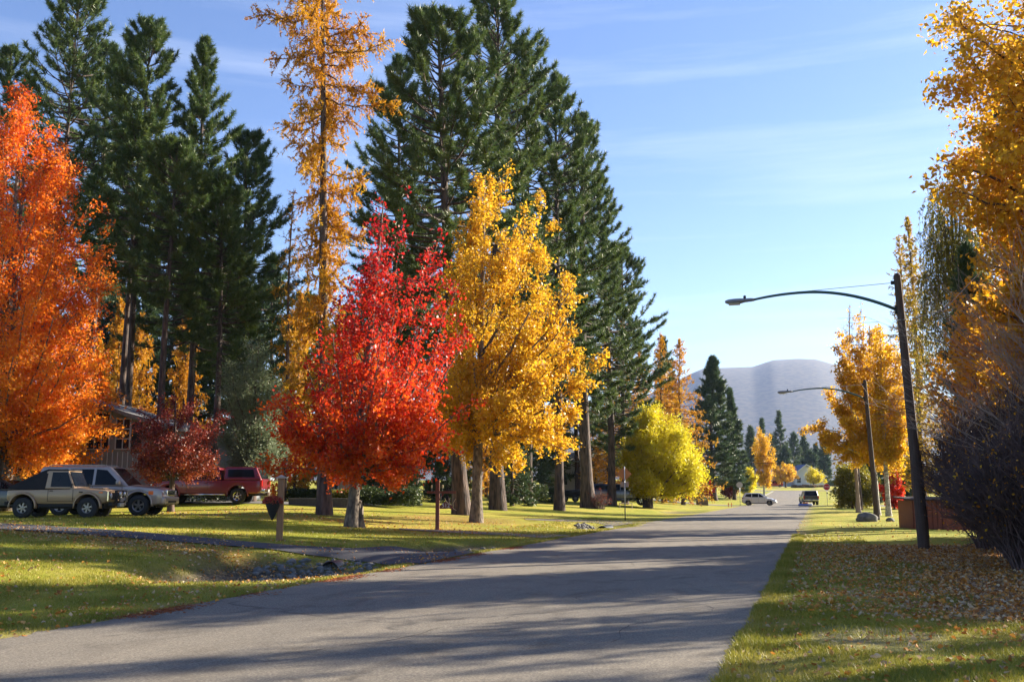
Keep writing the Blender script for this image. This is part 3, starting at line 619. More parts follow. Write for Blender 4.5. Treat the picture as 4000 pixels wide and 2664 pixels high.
def twiggy(name, label, cat, p, H, R, bark, seed, nst=60, ntw=16, r=.02, lean=(0, 0), leaf=None, nleaf=0, ls=.05, base=.35, rz=YAW, up=.9, group=None, tr=.006):
    """leafless shrub of many forking stems"""
    rng = np.random.default_rng(seed); root = thing(name, label, cat, p, rz, group); V, F = [], []; n0 = 0
    def addt(P, Rd, n):
        nonlocal n0
        v, f = tubes(P, Rd, n); V.append(v); F.append(f+n0); n0 += len(v)
    az = rng.uniform(0, 2*PI, nst); rb = base*np.sqrt(rng.random(nst)); re = R*np.sqrt(rng.random(nst)); d = np.stack([np.cos(az), np.sin(az), 0*az], -1)
    p0 = d*rb[:, None]; p0[:, 2] = -.1; ze = H*(1-.5*(re/R)**2)*rng.uniform(.6, 1.0, nst); p1 = d*re[:, None]; p1[:, 2] = ze; p1 += np.array((*lean, 0))
    c = p0*.5+p1*.5; c[:, 2] = ze*.62*up/.9; c[:, :2] = p0[:, :2]*.6+p1[:, :2]*.4; K = 8; LP = bez(p0, c, p1, K); LP[:, 1:] += rng.normal(0, .03, (nst, K-1, 3))
    addt(LP, np.full((nst, 1), r)*np.linspace(1, .25, K)[None]*rng.uniform(.5, 1.3, (nst, 1)), 4)
    def fork(LP, n, fl, rr, K2=5):
        N0, K, _ = LP.shape; li = np.repeat(np.arange(N0), n); m = len(li); ss = rng.uniform(.25*K, K-1, m); i0 = np.minimum(ss.astype(int), K-2); fr = (ss-i0)[:, None]
        q0 = LP[li, i0]*(1-fr)+LP[li, i0+1]*fr; tan = unit(LP[li, i0+1]-LP[li, i0]); dv = unit(tan+rng.normal(0, .5, (m, 3))+np.array((0, 0, .25))); L = fl*rng.uniform(.4, 1.2, m); q1 = q0+dv*L[:, None]; c = (q0+q1)/2+rng.normal(0, .06, (m, 3))*L[:, None]
        Q = bez(q0, c, q1, K2); addt(Q, np.full((m, 1), rr)*np.linspace(1, .4, K2)[None], 3); return Q
    Q = fork(LP, ntw, H*.22, tr*1.3); Q2 = fork(Q, 3, H*.11, tr)
    mesh('stems', np.concatenate(V), [np.concatenate(F)], bark, smooth=True, parent=root)
    if nleaf:
        al = Q2.reshape(-1, 3); C = al[rng.integers(0, len(al), nleaf)]+rng.normal(0, .04, (nleaf, 3)); v, f = leafquads(rng, C, ls); mesh('leaves', v, [f], leaf, tint=rng.random(nleaf), parent=root)
    return root

# ---- left foreground trees
p = G(20, 1995)
H, pr = from_photo(p, [(1880, -560, 400), (1830, -680, 445), (1600, -720, 455), (1350, -700, 450), (1100, -640, 465), (900, -560, 450), (720, -520, 430), (560, -460, 385), (440, -400, 250), (375, -300, 130), (335, -120, 50)])
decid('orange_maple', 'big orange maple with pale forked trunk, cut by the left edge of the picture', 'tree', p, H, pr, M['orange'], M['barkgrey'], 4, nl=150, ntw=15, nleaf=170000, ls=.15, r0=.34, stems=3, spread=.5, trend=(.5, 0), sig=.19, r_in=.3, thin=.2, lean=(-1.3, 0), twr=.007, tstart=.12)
p = G(1370, 2057)
H, pr = from_photo(p, [(1890, 1130, 1660), (1840, 1040, 1710), (1700, 1030, 1770), (1560, 1020, 1840), (1450, 1040, 1890), (1300, 1150, 1870), (1180, 1260, 1800), (1050, 1310, 1720), (950, 1380, 1690), (850, 1430, 1640), (780, 1480, 1560), (755, 1510, 1540)])
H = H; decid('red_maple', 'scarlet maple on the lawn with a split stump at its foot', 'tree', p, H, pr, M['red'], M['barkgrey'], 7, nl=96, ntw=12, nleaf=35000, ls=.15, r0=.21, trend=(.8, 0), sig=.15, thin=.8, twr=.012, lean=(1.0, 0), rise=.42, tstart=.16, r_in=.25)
p = G(1860, 2040)
H, pr = from_photo(p, [(1850, 1960, 2060), (1800, 1760, 2180), (1700, 1690, 2330), (1600, 1690, 2350), (1450, 1720, 2350), (1300, 1740, 2300), (1150, 1680, 2310), (1000, 1710, 2240), (900, 1760, 2200), (780, 1800, 2130), (690, 1860, 2040), (655, 1940, 1975)])
decid('yellow_birch', 'golden yellow birch beside the road, leaning slightly, right of the scarlet maple', 'tree', p, H, pr, M['yellow'], M['barkgrey'], 12, nl=96, ntw=13, nleaf=60000, ls=.155, r0=.26, sig=.14, thin=.2, lean=(.35, 0), rise=.26, tstart=.24, r_in=.25)
# dark small tree by the trucks
p = D(670, 46)
H, pr = from_photo(p, [(1880, 520, 830), (1800, 490, 880), (1700, 500, 900), (1620, 540, 880), (1570, 620, 830), (1550, 700, 760)])
decid('wine_plum', 'small dark wine-red tree with orange lower leaves between the silver car and the red pickup', 'tree', p, H, pr, M['wine'], M['bark'], 21, nl=44, ntw=14, nleaf=20000, ls=.10, r0=.14, trend=(.5, 0), sig=.12, tstart=.3)
# silver-green tree
p = D(985, 55)
H, pr = from_photo(p, [(1850, 900, 1120), (1750, 870, 1130), (1600, 850, 1120), (1450, 860, 1100), (1370, 890, 1060), (1325, 930, 990)])
decid('silver_willow', 'grey-green willow behind the red pickup', 'tree', p, H, pr, M['silver'], M['bark'], 22, nl=66, ntw=14, nleaf=34000, ls=.14, r0=.2, sig=.2, asp=.35, tstart=.2)
# ---- the tall larch
p = G(1268, 2010)
Ht = 30.
larch('golden_larch', 'towering golden larch with sparse drooping boughs, reaching above the picture', 'tree', p, Ht, 4.7, M['larch'], M['barkpine'], 31, nlimb=125, ntw=84, nneed=17, nl=.16, wd=.06, twl=.75, r0=.27, tlow=.17, up=(-30, 2),
      shape=([0, .15, .35, .5, .56, .66, .75, .87, 1], [.42, .45, .45, .52, .8, 1, .78, .52, .25]), rag=.5, tip=.06, lean=(-1.1, 0))
p = D(1105, 60)
larch('slim_larch', 'slim golden larch half hidden left of the towering larch', 'tree', p, ztop(p, 740)-p[2], 1.5, M['larch'], M['bark'], 32, nlimb=70, ntw=20, nneed=12, twl=.5, r0=.16, tlow=.2, up=(-20, 25))
# ---- left pines
def pn(name, label, u, dep, vtop, R, seed, nlimb=120, tlow=.33, leaf='pine', cat='tree', r0=.28, ntuft=18, **k):
    p = D(u, dep); H = ztop(p, vtop)-p[2]; p = D(2000+(u-2000)*(1+H*math.sin(PITCH)/dep*(1 if vtop < 1300 else 0)), dep)
    return pine(name, label, cat, p, H, R, M[leaf], M['barkpine'], seed, nlimb=int(nlimb*1.25), ntuft=ntuft, tlow=tlow, r0=r0, **k)
sq = dict(nl=.42, wd=.052, nneed=26, rag=.5, smin=.42, tip=.22, flat=.8, shape=([0, .1, .35, .6, .85, .95, 1], [.5, .9, 1, .88, .6, .42, .15]))
pn('pine_tree', 'tallest dark pine at the upper left, rising behind the orange maple', 300, 68, -60, 5.2, 41, 185, .42, **sq)
pn('pine_tree', 'dark pine with a broad round top, second from the left', 590, 64, 90, 3.9, 42, 165, .45, r0=.26, ntuft=20, **sq)
pn('pine_tree', 'narrow pointed pine just left of the towering larch', 808, 66, 160, 4.2, 43, 200, .32, r0=.27, ntuft=17, **{**sq, 'shape': ([0, .2, .5, .8, 1], [1, .95, .75, .42, .08])})
pn('pine_tree', 'ragged pine at the left edge of the picture behind the orange maple', 60, 74, 190, 4.4, 44, 150, .40, **sq)
pn('pine_tree', 'pine with a bare dark trunk behind the wine-red tree', 690, 58, 560, 3.2, 45, 100, .55, r0=.24, **sq)
pn('pine_tree', 'low pine filling the gap left of the slim larch', 970, 72, 530, 4.4, 46, 170, .3, r0=.25, **sq)
pn('pine_tree', 'pine behind the wine-red tree with the leftmost bare trunk', 545, 61, 480, 3.2, 47, 100, .55, r0=.22, **sq)
pn('pine_tree', 'pine behind the orange maple, its top below the tallest one', 430, 76, 180, 4.2, 48, 130, .45, **sq)
pn('pine_tree', 'thin pine behind the silver-green willow', 880, 60, 700, 3.2, 49, 140, .38, r0=.22, **sq)
# ---- the central pine stand
big = dict(nl=.44, wd=.052, nneed=27, rag=.5, smin=.42, tip=.22, flat=.8)
def pg(name, label, u, v, utop, vtop, R, seed, **k):
    p = G(u, v); H = ztop(p, vtop)-p[2]; S = sc_at(p)
    b = dict(nlimb=170, ntuft=18, tlow=.3, r0=.4, rz=YAW); b.update(big); b.update(k)
    dep = float(np.dot(np.array((p[0], p[1], H+p[2]-CAM_H)), _Fv)); uc = 2000+FPX*float(np.dot(np.array((p[0], p[1], 0)), _Rv))/dep
    return pine(name, label, 'tree', p, H, R, M['pine'], M['barkpine'], seed, lean=((utop-uc)*dep/FPX, 0), **b)
pg('ponderosa_pine', 'thick-trunked pine between the scarlet maple and the yellow birch', 1805, 2010, 1700, 50, 4.4, 51, tlow=.36, nlimb=190, ntuft=24, shape=([0, .1, .3, .6, .85, .95, 1], [.6, .9, 1, .9, .65, .45, .15]))
pg('ponderosa_pine', 'tallest pine of the stand behind the yellow birch, its top at the upper edge', 1945, 1992, 1935, -30, 5.4, 52, tlow=.32, nlimb=215, ntuft=24, r0=.42, shape=([0, .1, .3, .6, .85, .95, 1], [.6, .9, 1, .85, .55, .35, .12]))
pg('ponderosa_pine', 'pine with a slanting trunk right of the yellow birch trunk', 2185, 1993, 2170, 290, 4.9, 53, tlow=.28, r0=.3, nlimb=190, ntuft=22)
pg('ponderosa_pine', 'thickest-trunked pine on the right of the stand, flaring at its foot', 2298, 1984, 2260, 450, 5.2, 54, tlow=.24, r0=.48, nlimb=200, ntuft=22)
pg('ponderosa_pine', 'rightmost dark pine of the stand, above the grey pickup', 2390, 1975, 2345, 670, 4.6, 55, tlow=.18, r0=.34, nlimb=190, ntuft=18)
pn('ponderosa_pine', 'dark pine behind the scarlet maple top', 1560, 78, 250, 4.8, 56, 180, .34, **sq)
pn('ponderosa_pine', 'pine deep in the stand behind the tallest one', 2060, 82, 170, 4.8, 57, 160, .34, **sq)
pn('ponderosa_pine', 'low dark pine at the right end of the stand beside the lime willow', 2425, 100, 960, 4.4, 58, 200, .13, **sq)
pn('ponderosa_pine', 'pine with its trunk left of the stand, behind the house number post', 1640, 68, 900, 2.6, 59, 90, .5, r0=.2, **sq)
# bare understorey trunks and low firs in the shade of the stand
lowfir = dict(nl=.34, wd=.07, nneed=14, up=(-20, 20), shape=([0, .3, .7, 1], [1, .85, .45, .05]))
for i, (u, dp, vt, R, lb) in enumerate([(2000, 74, 1500, 2.4, 'low dark fir in the shade behind the yellow birch trunk'), (1520, 62, 1640, 2.6, 'dark low fir under the scarlet maple crown, left of the house number post'), (2080, 88, 1560, 3.0, 'shaded fir behind the slanting pine trunk'), (1750, 72, 1560, 2.6, 'shaded fir behind the thick pine trunk')]):
    pn('low_fir', lb, u, dp, vt, R, 70+i, 110, .04, leaf='fir', ntuft=14, r0=.13, dead=0, **lowfir)
# ---- beyond: larches, willow, firs along the left side
for i, (u, dp, vt, R, lb) in enumerate([(2505, 118, 1345, 2.5, 'orange larch left of the pair of pointed larches'), (2592, 122, 1310, 3.3, 'broad orange larch between two others, above the lime willow'), (2668, 116, 1330, 3.6, 'pointed orange larch on the right of the row above the lime willow'), (2440, 112, 1230, 3.0, 'orange larch glowing behind the rightmost pine'), (2380, 125, 1290, 3.2, 'orange larch seen between the pine trunks above the grey pickup')]):
    p = D(u, dp); larch('orange_larch', lb, 'tree', p, ztop(p, vt)-p[2], R*1.3, M['larch'], M['bark'], 80+i, nlimb=160, ntw=28, nneed=9, twl=.55, r0=.2, tlow=.08, nl=.2, wd=.085, shape=([0, .25, .5, .75, 1], [1, .9, .62, .34, .06]), rag=.2)
pn('spruce_tree', 'dark spruce tip standing among the orange larches', 2612, 130, 1318, 2.6, 90, 110, .2, leaf='fir', nl=.45, wd=.09, up=(-15, 30))
p = D(2530, 93)
H, pr = from_photo(p, [(1912, 2480, 2740), (1850, 2440, 2762), (1780, 2430, 2755), (1700, 2440, 2720), (1640, 2470, 2670), (1600, 2510, 2610), (1585, 2540, 2580)])
decid('lime_willow', 'round lime-yellow willow glowing in the sun by the grey pickup', 'tree', p, H, pr, M['lime'], M['bark'], 91, nl=90, ntw=14, nleaf=80000, ls=.24, r0=.34, stems=3, spread=.55, sig=.28, asp=.3, trend=(.1, .25), tstart=.1, r_in=.3)
pn('spruce_tree', 'big dark spruce beyond the lime willow, its boughs sweeping over the road end', 2790, 150, 1395, 5.2, 92, 190, .12, leaf='fir', ntuft=22, nl=.6, wd=.11, nneed=14, up=(-8, 32), r0=.42, shape=([0, .15, .35, .6, .85, 1], [1, 1, .85, .62, .3, .06]), flat=.7)
pn('spruce_tree', 'slimmer dark spruce on the right flank of the big spruce', 2868, 158, 1520, 3.2, 93, 130, .1, leaf='fir', ntuft=16, nl=.6, wd=.11, up=(-8, 30), r0=.25, shape=([0, .2, .6, 1], [1, .9, .5, .06]))
# ---- far end of the street
def far_dec(u, dep, rows, name, label, leaf, seed, nleaf=9000, ls=.3, bark='bark', nl=34, ntw=10, **k):
    p = D(u, dep); H, pr = from_photo(p, rows); kw = dict(r0=.16, sig=.22, tstart=.2, twr=.02); kw.update(k)
    return decid(name, label, 'tree', p, H, pr, M[leaf], M[bark], seed, nl=nl, ntw=ntw, nleaf=nleaf, ls=ls, **kw)
far_dec(2985, 175, [(1905, 2960, 3015), (1850, 2950, 3020), (1750, 2935, 3030), (1690, 2945, 3015), (1665, 2965, 2995)], 'yellow_poplar', 'tall yellow tree with a pale trunk beyond the big spruce', 'yellow', 101, bark='birch', ls=.26, nleaf=9000)
far_dec(2915, 165, [(1905, 2885, 2950), (1870, 2878, 2955), (1835, 2890, 2950), (1822, 2905, 2935)], 'lime_shrub', 'bright lime-green bush behind the grey back of the left stop sign', 'lime', 102, ls=.24, tstart=.05)
far_dec(2850, 160, [(1920, 2815, 2885), (1880, 2812, 2890), (1850, 2830, 2880), (1845, 2845, 2868)], 'brown_shrub', 'brown and orange bush below the big spruce', 'wine', 103, ls=.24, tstart=.05, nleaf=6000)
far_dec(2765, 150, [(1915, 2745, 2785), (1880, 2742, 2788), (1860, 2755, 2778)], 'red_shrub', 'dull red bush at the foot of the big spruce, right of the lime willow', 'red', 104, ls=.24, tstart=.05, nleaf=3500)
far_dec(3070, 262, [(1893, 3020, 3110), (1860, 2995, 3115), (1830, 3005, 3110), (1812, 3035, 3090), (1806, 3055, 3075)], 'umbrella_tree', 'wide tan-yellow tree in front of the white house', 'yellow', 105, ls=.30, nleaf=8000, tlo=.3, r0=.22, upl=.5)
far_dec(3180, 262, [(1885, 3150, 3220), (1860, 3140, 3225), (1840, 3150, 3205), (1828, 3165, 3195)], 'umbrella_tree', 'small yellow-green tree in front of the right side of the white house', 'lime', 106, ls=.28, nleaf=5000, tlo=.3, r0=.2)
far_dec(3340, 102, [(1990, 3270, 3420), (1930, 3255, 3430), (1870, 3250, 3420), (1830, 3260, 3400), (1805, 3290, 3360)], 'olive_tree', 'dull green spreading tree on the right of the street below the yellow birches', 'olive', 107, ls=.2, nleaf=20000, stems=3, spread=.8, nl=54)
i = 0
for u, dep, vt, R, lb in [(3055, 345, 1607, 5.2, 'pointed green fir rising behind the white house, left of its roof'), (2985, 330, 1635, 3.0, 'thin dark fir beside the top of the tall yellow tree'), (3108, 360, 1690, 7.0, 'green pine right of the pointed fir'), (3150, 380, 1700, 6.0, 'pale green pine above the white house roof'), (3020, 370, 1700, 7.0, 'green pine left of the pointed fir'), (3195, 390, 1735, 6.5, 'small fir right of the white house roof'), (3225, 330, 1700, 3.5, 'dark slim fir seen past the edge of the yellow birches'), (2940, 300, 1668, 5.0, 'dark fir right beside the big spruce'), (3075, 330, 1745, 7, 'low fir directly behind the white house roof'), (3170, 340, 1765, 7, 'low fir behind the right slope of the white house roof')]:
    p = D(u, dep); pine('green_fir', lb, 'tree', p, ztop(p, vt)-p[2], R, M['fir'], M['bark'], 110+i, nlimb=90, ntuft=12, tlow=.06, nneed=9, nl=1.2, wd=.28, r0=.3, up=(-8, 25), dead=0, shape=([0, .3, .65, .9, 1], [1, .85, .5, .2, .04])); i += 1
# ---- right side, mid distance
p = G(3427, 2012)
H, pr = from_photo(p, [(1840, 3330, 3480), (1800, 3270, 3520), (1750, 3180, 3540), (1650, 3170, 3545), (1500, 3185, 3540), (1400, 3205, 3500), (1340, 3220, 3470), (1290, 3260, 3420), (1250, 3290, 3370)])
decid('yellow_aspen', 'big yellow aspen with a white trunk right behind the second street lamp', 'tree', p, H, pr, M['yellow'], M['birch'], 120, nl=60, ntw=13, nleaf=40000, ls=.19, r0=.2, sig=.17, tstart=.3, r_in=.3, twl=.28, thin=.45, trend=(-.25, .1))
p = G(3472, 2016)
H, pr = from_photo(p, [(1850, 3440, 3530), (1700, 3420, 3560), (1500, 3420, 3560), (1350, 3420, 3530), (1270, 3440, 3500)])
decid('yellow_aspen', 'slimmer yellow aspen with a white trunk between the second lamp and the near pole', 'tree', p, H, pr, M['yellow'], M['birch'], 121, nl=44, ntw=12, nleaf=15000, ls=.19, r0=.16, sig=.2, tstart=.3)
p = D(3350, 78)
H, pr = from_photo(p, [(1600, 3290, 3420), (1400, 3280, 3420), (1250, 3290, 3410), (1165, 3310, 3390)])
decid('bare_aspen', 'nearly leafless tree top above the yellow aspens', 'tree', p, H, pr, M['yellow'], M['twigpale'], 122, nl=80, ntw=20, nleaf=1400, ls=.18, r0=.15, tstart=.3, twr=.02, rise=.4)
p = D(3612, 84); larch('thin_larch', 'thin yellow-green larch spire on the right with the highest tip', 'tree', p, ztop(p, 850)-p[2], 2.5, M['larchgreen'], M['bark'], 123, nlimb=170, ntw=20, nneed=11, twl=.4, r0=.2, tlow=.08, up=(-15, 20), nl=.2, wd=.085, shape=([0, .3, .6, .85, 1], [1, .95, .8, .4, .1]))
p = D(3572, 82); larch('thin_larch', 'half-bare larch spire just left of the taller thin one', 'tree', p, ztop(p, 925)-p[2], 2.9, M['larchgreen'], M['bark'], 124, nlimb=120, ntw=18, nneed=6, twl=.4, r0=.18, tlow=.12, up=(-8, 25), nl=.18, wd=.07, shape=([0, .3, .6, .85, 1], [1, 1, .8, .4, .1]))
p = D(3490, 92)
H, pr = from_photo(p, [(1975, 3450, 3530), (1900, 3440, 3530), (1840, 3460, 3520), (1820, 3480, 3500)])
decid('small_red_tree', 'small bright red tree between the white aspen trunks and the leaning pole', 'tree', p, H, pr, M['red'], M['bark'], 125, nl=26, ntw=10, nleaf=6000, ls=.18, r0=.08, tstart=.1)
for u, dp, vt, R, s, lb in [(3545, 100, 1800, 2.6, 126, 'low dark fir left of the leaning lamp pole'), (3400, 120, 1760, 3.2, 127, 'dark fir behind the yellow aspen trunks'), (3770, 46, 960, 1.9, 128, 'dark pine showing through gaps left of the big cottonwood')]:
    pn('dark_fir', lb, u, dp, vt, R, s, 120, .08, leaf='fir', nl=.42, wd=.08, r0=.2)
p = D(3800, 50)
weeping('weeping_birch', 'dull green weeping birch hanging in front of the dark pine', 'tree', p, ztop(p, 640)-p[2], 2.4, M['olive'], M['bark'], 130, nstr=620, nleaf=46, ls=.16, hang=(2, 7), lowz=.8)
# near right: cottonwoods
p = (7.0, 28.5, 0.); p = (p[0], p[1], float(g(p[0], p[1])))
H, pr = from_photo(p, [(1720, 3860, 4600), (1550, 3830, 4700), (1300, 3840, 4750), (1050, 3840, 4750), (900, 3810, 4750), (760, 3740, 4700), (560, 3680, 4650), (380, 3660, 4600), (200, 3560, 4500), (60, 3560, 4400), (-150, 3620, 4300), (-420, 3800, 4200)])
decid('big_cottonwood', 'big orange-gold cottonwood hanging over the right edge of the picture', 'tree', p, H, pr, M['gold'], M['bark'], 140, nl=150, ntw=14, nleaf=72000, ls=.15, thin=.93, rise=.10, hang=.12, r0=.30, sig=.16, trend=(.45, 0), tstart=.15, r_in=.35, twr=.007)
p = (7.4, 38., 0.); p = (*p[:2], float(g(*p[:2])))
decid('rust_cottonwood', 'rust-coloured cottonwood filling the space behind the big one on the right', 'tree', p, 11.5, ([.08, .4, .7, 1], [3.0, 3.6, 2.8, .5], [3.5, 3.8, 3, .5]), M['cotton'], M['bark'], 141, nl=90, ntw=13, nleaf=60000, ls=.16, r0=.26, sig=.2, trend=(.2, 0), tstart=.1)
p = (4.6, 22.2, 0.); p = (*p[:2], float(g(*p[:2])))
twiggy('bare_bush', 'dark leafless bush with dense purple-brown twigs at the right edge', 'bush', p, 3.2, 1.9, M['twig'], 150, nst=190, ntw=20, base=.9, leaf=M['cotton'], nleaf=2600, ls=.07, r=.022, tr=.008)
p = (5.1, 26.4, 0.); p = (*p[:2], float(g(*p[:2])))
twiggy('bare_bush', 'dark leafless bush behind the one at the right edge', 'bush', p, 3.9, 2.1, M['twig'], 151, nst=190, ntw=20, base=1.0, leaf=M['cotton'], nleaf=2600, ls=.07, r=.022, tr=.008)
p = (5.0, 30.6, 0.); p = (*p[:2], float(g(*p[:2])))
twiggy('bare_bush', 'leafless bush nearest the leaning lamp pole with stems splaying left', 'bush', p, 4.2, 2.1, M['twig'], 152, nst=190, ntw=20, base=.8, leaf=M['cotton'], nleaf=2200, ls=.07, r=.024, tr=.008)
p = (7.2, 25.2, 0.); p = (*p[:2], float(g(*p[:2])))
twiggy('bare_lilac', 'tall bare tree with long pale twigs rising in front of the rust-coloured leaves', 'tree', p, 8.2, 4.2, M['twigpale'], 153, nst=90, ntw=12, base=.5, r=.035, tr=.006, lean=(-.7, 0), up=1.0)
# off to the right, a row of trees along the yards whose shade falls over the street
row = [(9.3, 22.8, 11, 2.0), (12.5, 21.0, 12, 2.4), (16, 29.0, 13, 2.6), (30, 95, 15, 3.6)]
proto = None
for i, (x, y, h, r) in enumerate(row):
    p = (x, y, float(g(x, y)))
    if proto is None:
        proto = decid('yard_tree', 'yellow yard tree out of view to the right of the street', 'tree', p, 14, ([.16, .3, .55, .8, 1], [2.2, 3.3, 3.5, 2.6, .4], [2.4, 3.4, 3.4, 2.6, .4]), M['cotton'], M['bark'], 160, nl=60, ntw=11, nleaf=16000, ls=.19, r0=.26, sig=.2, tstart=.2, group='yard trees beyond the right edge of the picture')
        proto.scale = (r/3.4, r/3.4, h/14)
    else: dup(proto, p, i*1.3, (r/3.4, r/3.4, h/14))
for x, y, H, R, s_, lb in [(10., 48.5, 22, 2.8, 171, 'tall dark pine behind the right-hand cottonwoods, the nearer one'), (12.5, 52.5, 23, 2.8, 172, 'tall dark pine behind the right-hand cottonwoods, the farther one'), (10.5, 43.5, 21, 2.6, 173, 'tall dark pine out of view beyond the right edge of the picture')]:
    pine('yard_pine', lb, 'tree', (x, y, float(g(x, y))), H, R, M['pine'], M['barkpine'], s_, nlimb=120, ntuft=17, tlow=.52, r0=.28, nl=.48, wd=.08)
# forest behind the left houses
fr = [(-80, 105, 1150, 4), (120, 100, 1000, 4), (330, 108, 1000, 4), (420, 112, 1100, 4), (520, 104, 1020, 4), (640, 108, 1000, 4), (720, 114, 1080, 4), (800, 118, 950, 4), (900, 110, 1050, 4), (1040, 115, 1000, 4), (1180, 106, 1150, 4), (1330, 112, 1200, 4), (1450, 104, 1100, 4), (1600, 116, 1000, 4.), (1780, 118, 1050, 4.), (1950, 122, 1100, 4.), (2120, 124, 1050, 4.), (2260, 128, 1150, 4.)]
ff = []
for i, (u, dp, vt, R) in enumerate(fr):
    p = D(u, dp); H = ztop(p, vt)-p[2]
    if i < 2: ff.append(pine('forest_pine', 'dim pine in the backdrop behind the left gardens', 'tree', p, 20, 4., M['fir'], M['bark'], 200+i, nlimb=120, ntuft=14, tlow=.1, nneed=10, nl=.7, wd=.15, r0=.25, group='backdrop pines behind the gardens')); ff[-1].scale = (1.3, 1.3, H/20)
    else: dup(ff[i % 2], p, i*2.1, (1.3, 1.3, H/20))
lr = [(430, 84, 1180, 2.6, 'orange larch glowing between the bare pine trunks'), (520, 90, 1240, 2.6, 'orange larch behind the roof of the grey house'), (700, 88, 1220, 2.6, 'golden larch right of the bare trunks'), (350, 92, 1330, 2.6, 'orange larch behind the edge of the orange maple'), (1150, 90, 1150, 2.4, 'golden larch behind the slim larch'), (1480, 96, 1350, 2.8, 'orange larch seen through the scarlet maple'), (1900, 100, 1500, 2.8, 'orange larch far behind the yellow birch')]
lp = None
for i, (u, dp, vt, R, lb) in enumerate(lr):
    p = D(u, dp); H = ztop(p, vt)-p[2]
    if lp is None: lp = larch('backdrop_larch', lb, 'tree', p, 12, 2.8, M['larch'], M['bark'], 220, nlimb=120, ntw=26, nneed=10, twl=.5, r0=.15, tlow=.06, nl=.2, wd=.08); lp.scale = (1, 1, H/12)
    else: dup(lp, p, i*1.7, (1, 1, H/12), label=lb)
# shrubs and hedges in the shade behind the drive
hm = leafmat('hedge_leaf', [(.025, .045, .02), (.05, .08, .025), (.10, .12, .03)], .25)
def hedge(name, label, u0, u1, dep, vt, depth=1.3, seed=1, n=7000, ls=.12, leaf=None):
    a = np.array(D(u0, dep)); b = np.array(D(u1, dep)); L = np.linalg.norm((b-a)[:2]); rz = math.atan2(b[1]-a[1], b[0]-a[0]); h = ztop(a, vt)-a[2]
    root = thing(name, label, 'hedge', tuple(a), rz); rng = np.random.default_rng(seed)
    x = rng.uniform(0, L, n); ph = rng.uniform(0, 6.28, 4); hh = h*(.82+.10*np.sin(x*1.1+ph[0])+.08*np.sin(x*2.7+ph[1])); th = rng.uniform(0, PI, n); r = np.sqrt(rng.uniform(.45, 1.05, n))
    C = np.stack([x, np.cos(th)*r*depth/2*(1+.2*np.sin(x*1.9+ph[2])), np.abs(np.sin(th))**.6*r*hh], -1)+rng.normal(0, .06, (n, 3)); C[:, 2] = np.abs(C[:, 2])
    v, f = leafquads(rng, C, ls); mesh('foliage', v, [f], leaf or hm, tint=rng.random(n), parent=root)
    return
    ns = max(6, int(L*4)); xx = rng.uniform(0, L, ns); q0 = np.stack([xx, xx*0, xx*0-.1], -1); q1 = q0+rng.normal(0, .2, (ns, 3)); q1[:, 2] = h*.75
    v, f = tubes(bez(q0, (q0+q1)/2+rng.normal(0, .1, (ns, 3)), q1, 4), np.full((ns, 4), .018), 3); mesh('stems', v, [f], M['bark'], parent=root)
hedge('dark_hedge', 'long dark evergreen hedge under the scarlet maple', 1400, 1640, 58, 1895, 2.2, 1, 9000)
hedge('dark_hedge', 'short dark hedge above the low wall right of the red pickup', 1130, 1250, 60, 1905, 1.6, 2, 5000)
hedge('dark_hedge', 'shaded hedge behind the pine trunks left of the yellow birch', 1660, 1800, 76, 1880, 2, 3, 6000)
hedge('dark_hedge', 'shaded hedge behind the yellow birch', 1960, 2140, 84, 1890, 2, 4, 6000)
hedge('green_hedge', 'sunlit clipped hedge behind the foot of the towering larch', 1290, 1460, 74, 1900, 1.6, 5, 6000, leaf=M['olive'])
hedge('dark_hedge', 'brushy dark shrubs along the grey house behind the cars', 560, 900, 55, 1850, 1.6, 6, 8000)
hedge('garden_shrubs', 'row of clipped green and brown shrubs in front of the white house', 3095, 3215, 258, 1893, 2.4, 7, 5000, .28, leaf=leafmat('mixed_shrub', [(.05, .08, .02), (.07, .10, .03), (.32, .16, .10), (.36, .19, .12)], .3))
hedge('low_hedge', 'low dark hedge behind the lime willow trunks', 2560, 2745, 125, 1890, 2, 8, 6000, .2)
p = D(2205, 80); twiggy('brown_shrub', 'brown twiggy shrub at the foot of the thickest pine', 'bush', G(2345, 1988), 1.5, .9, M['twig'], 161, nst=60, ntw=8, base=.3, leaf=M['wine'], nleaf=600, ls=.09)

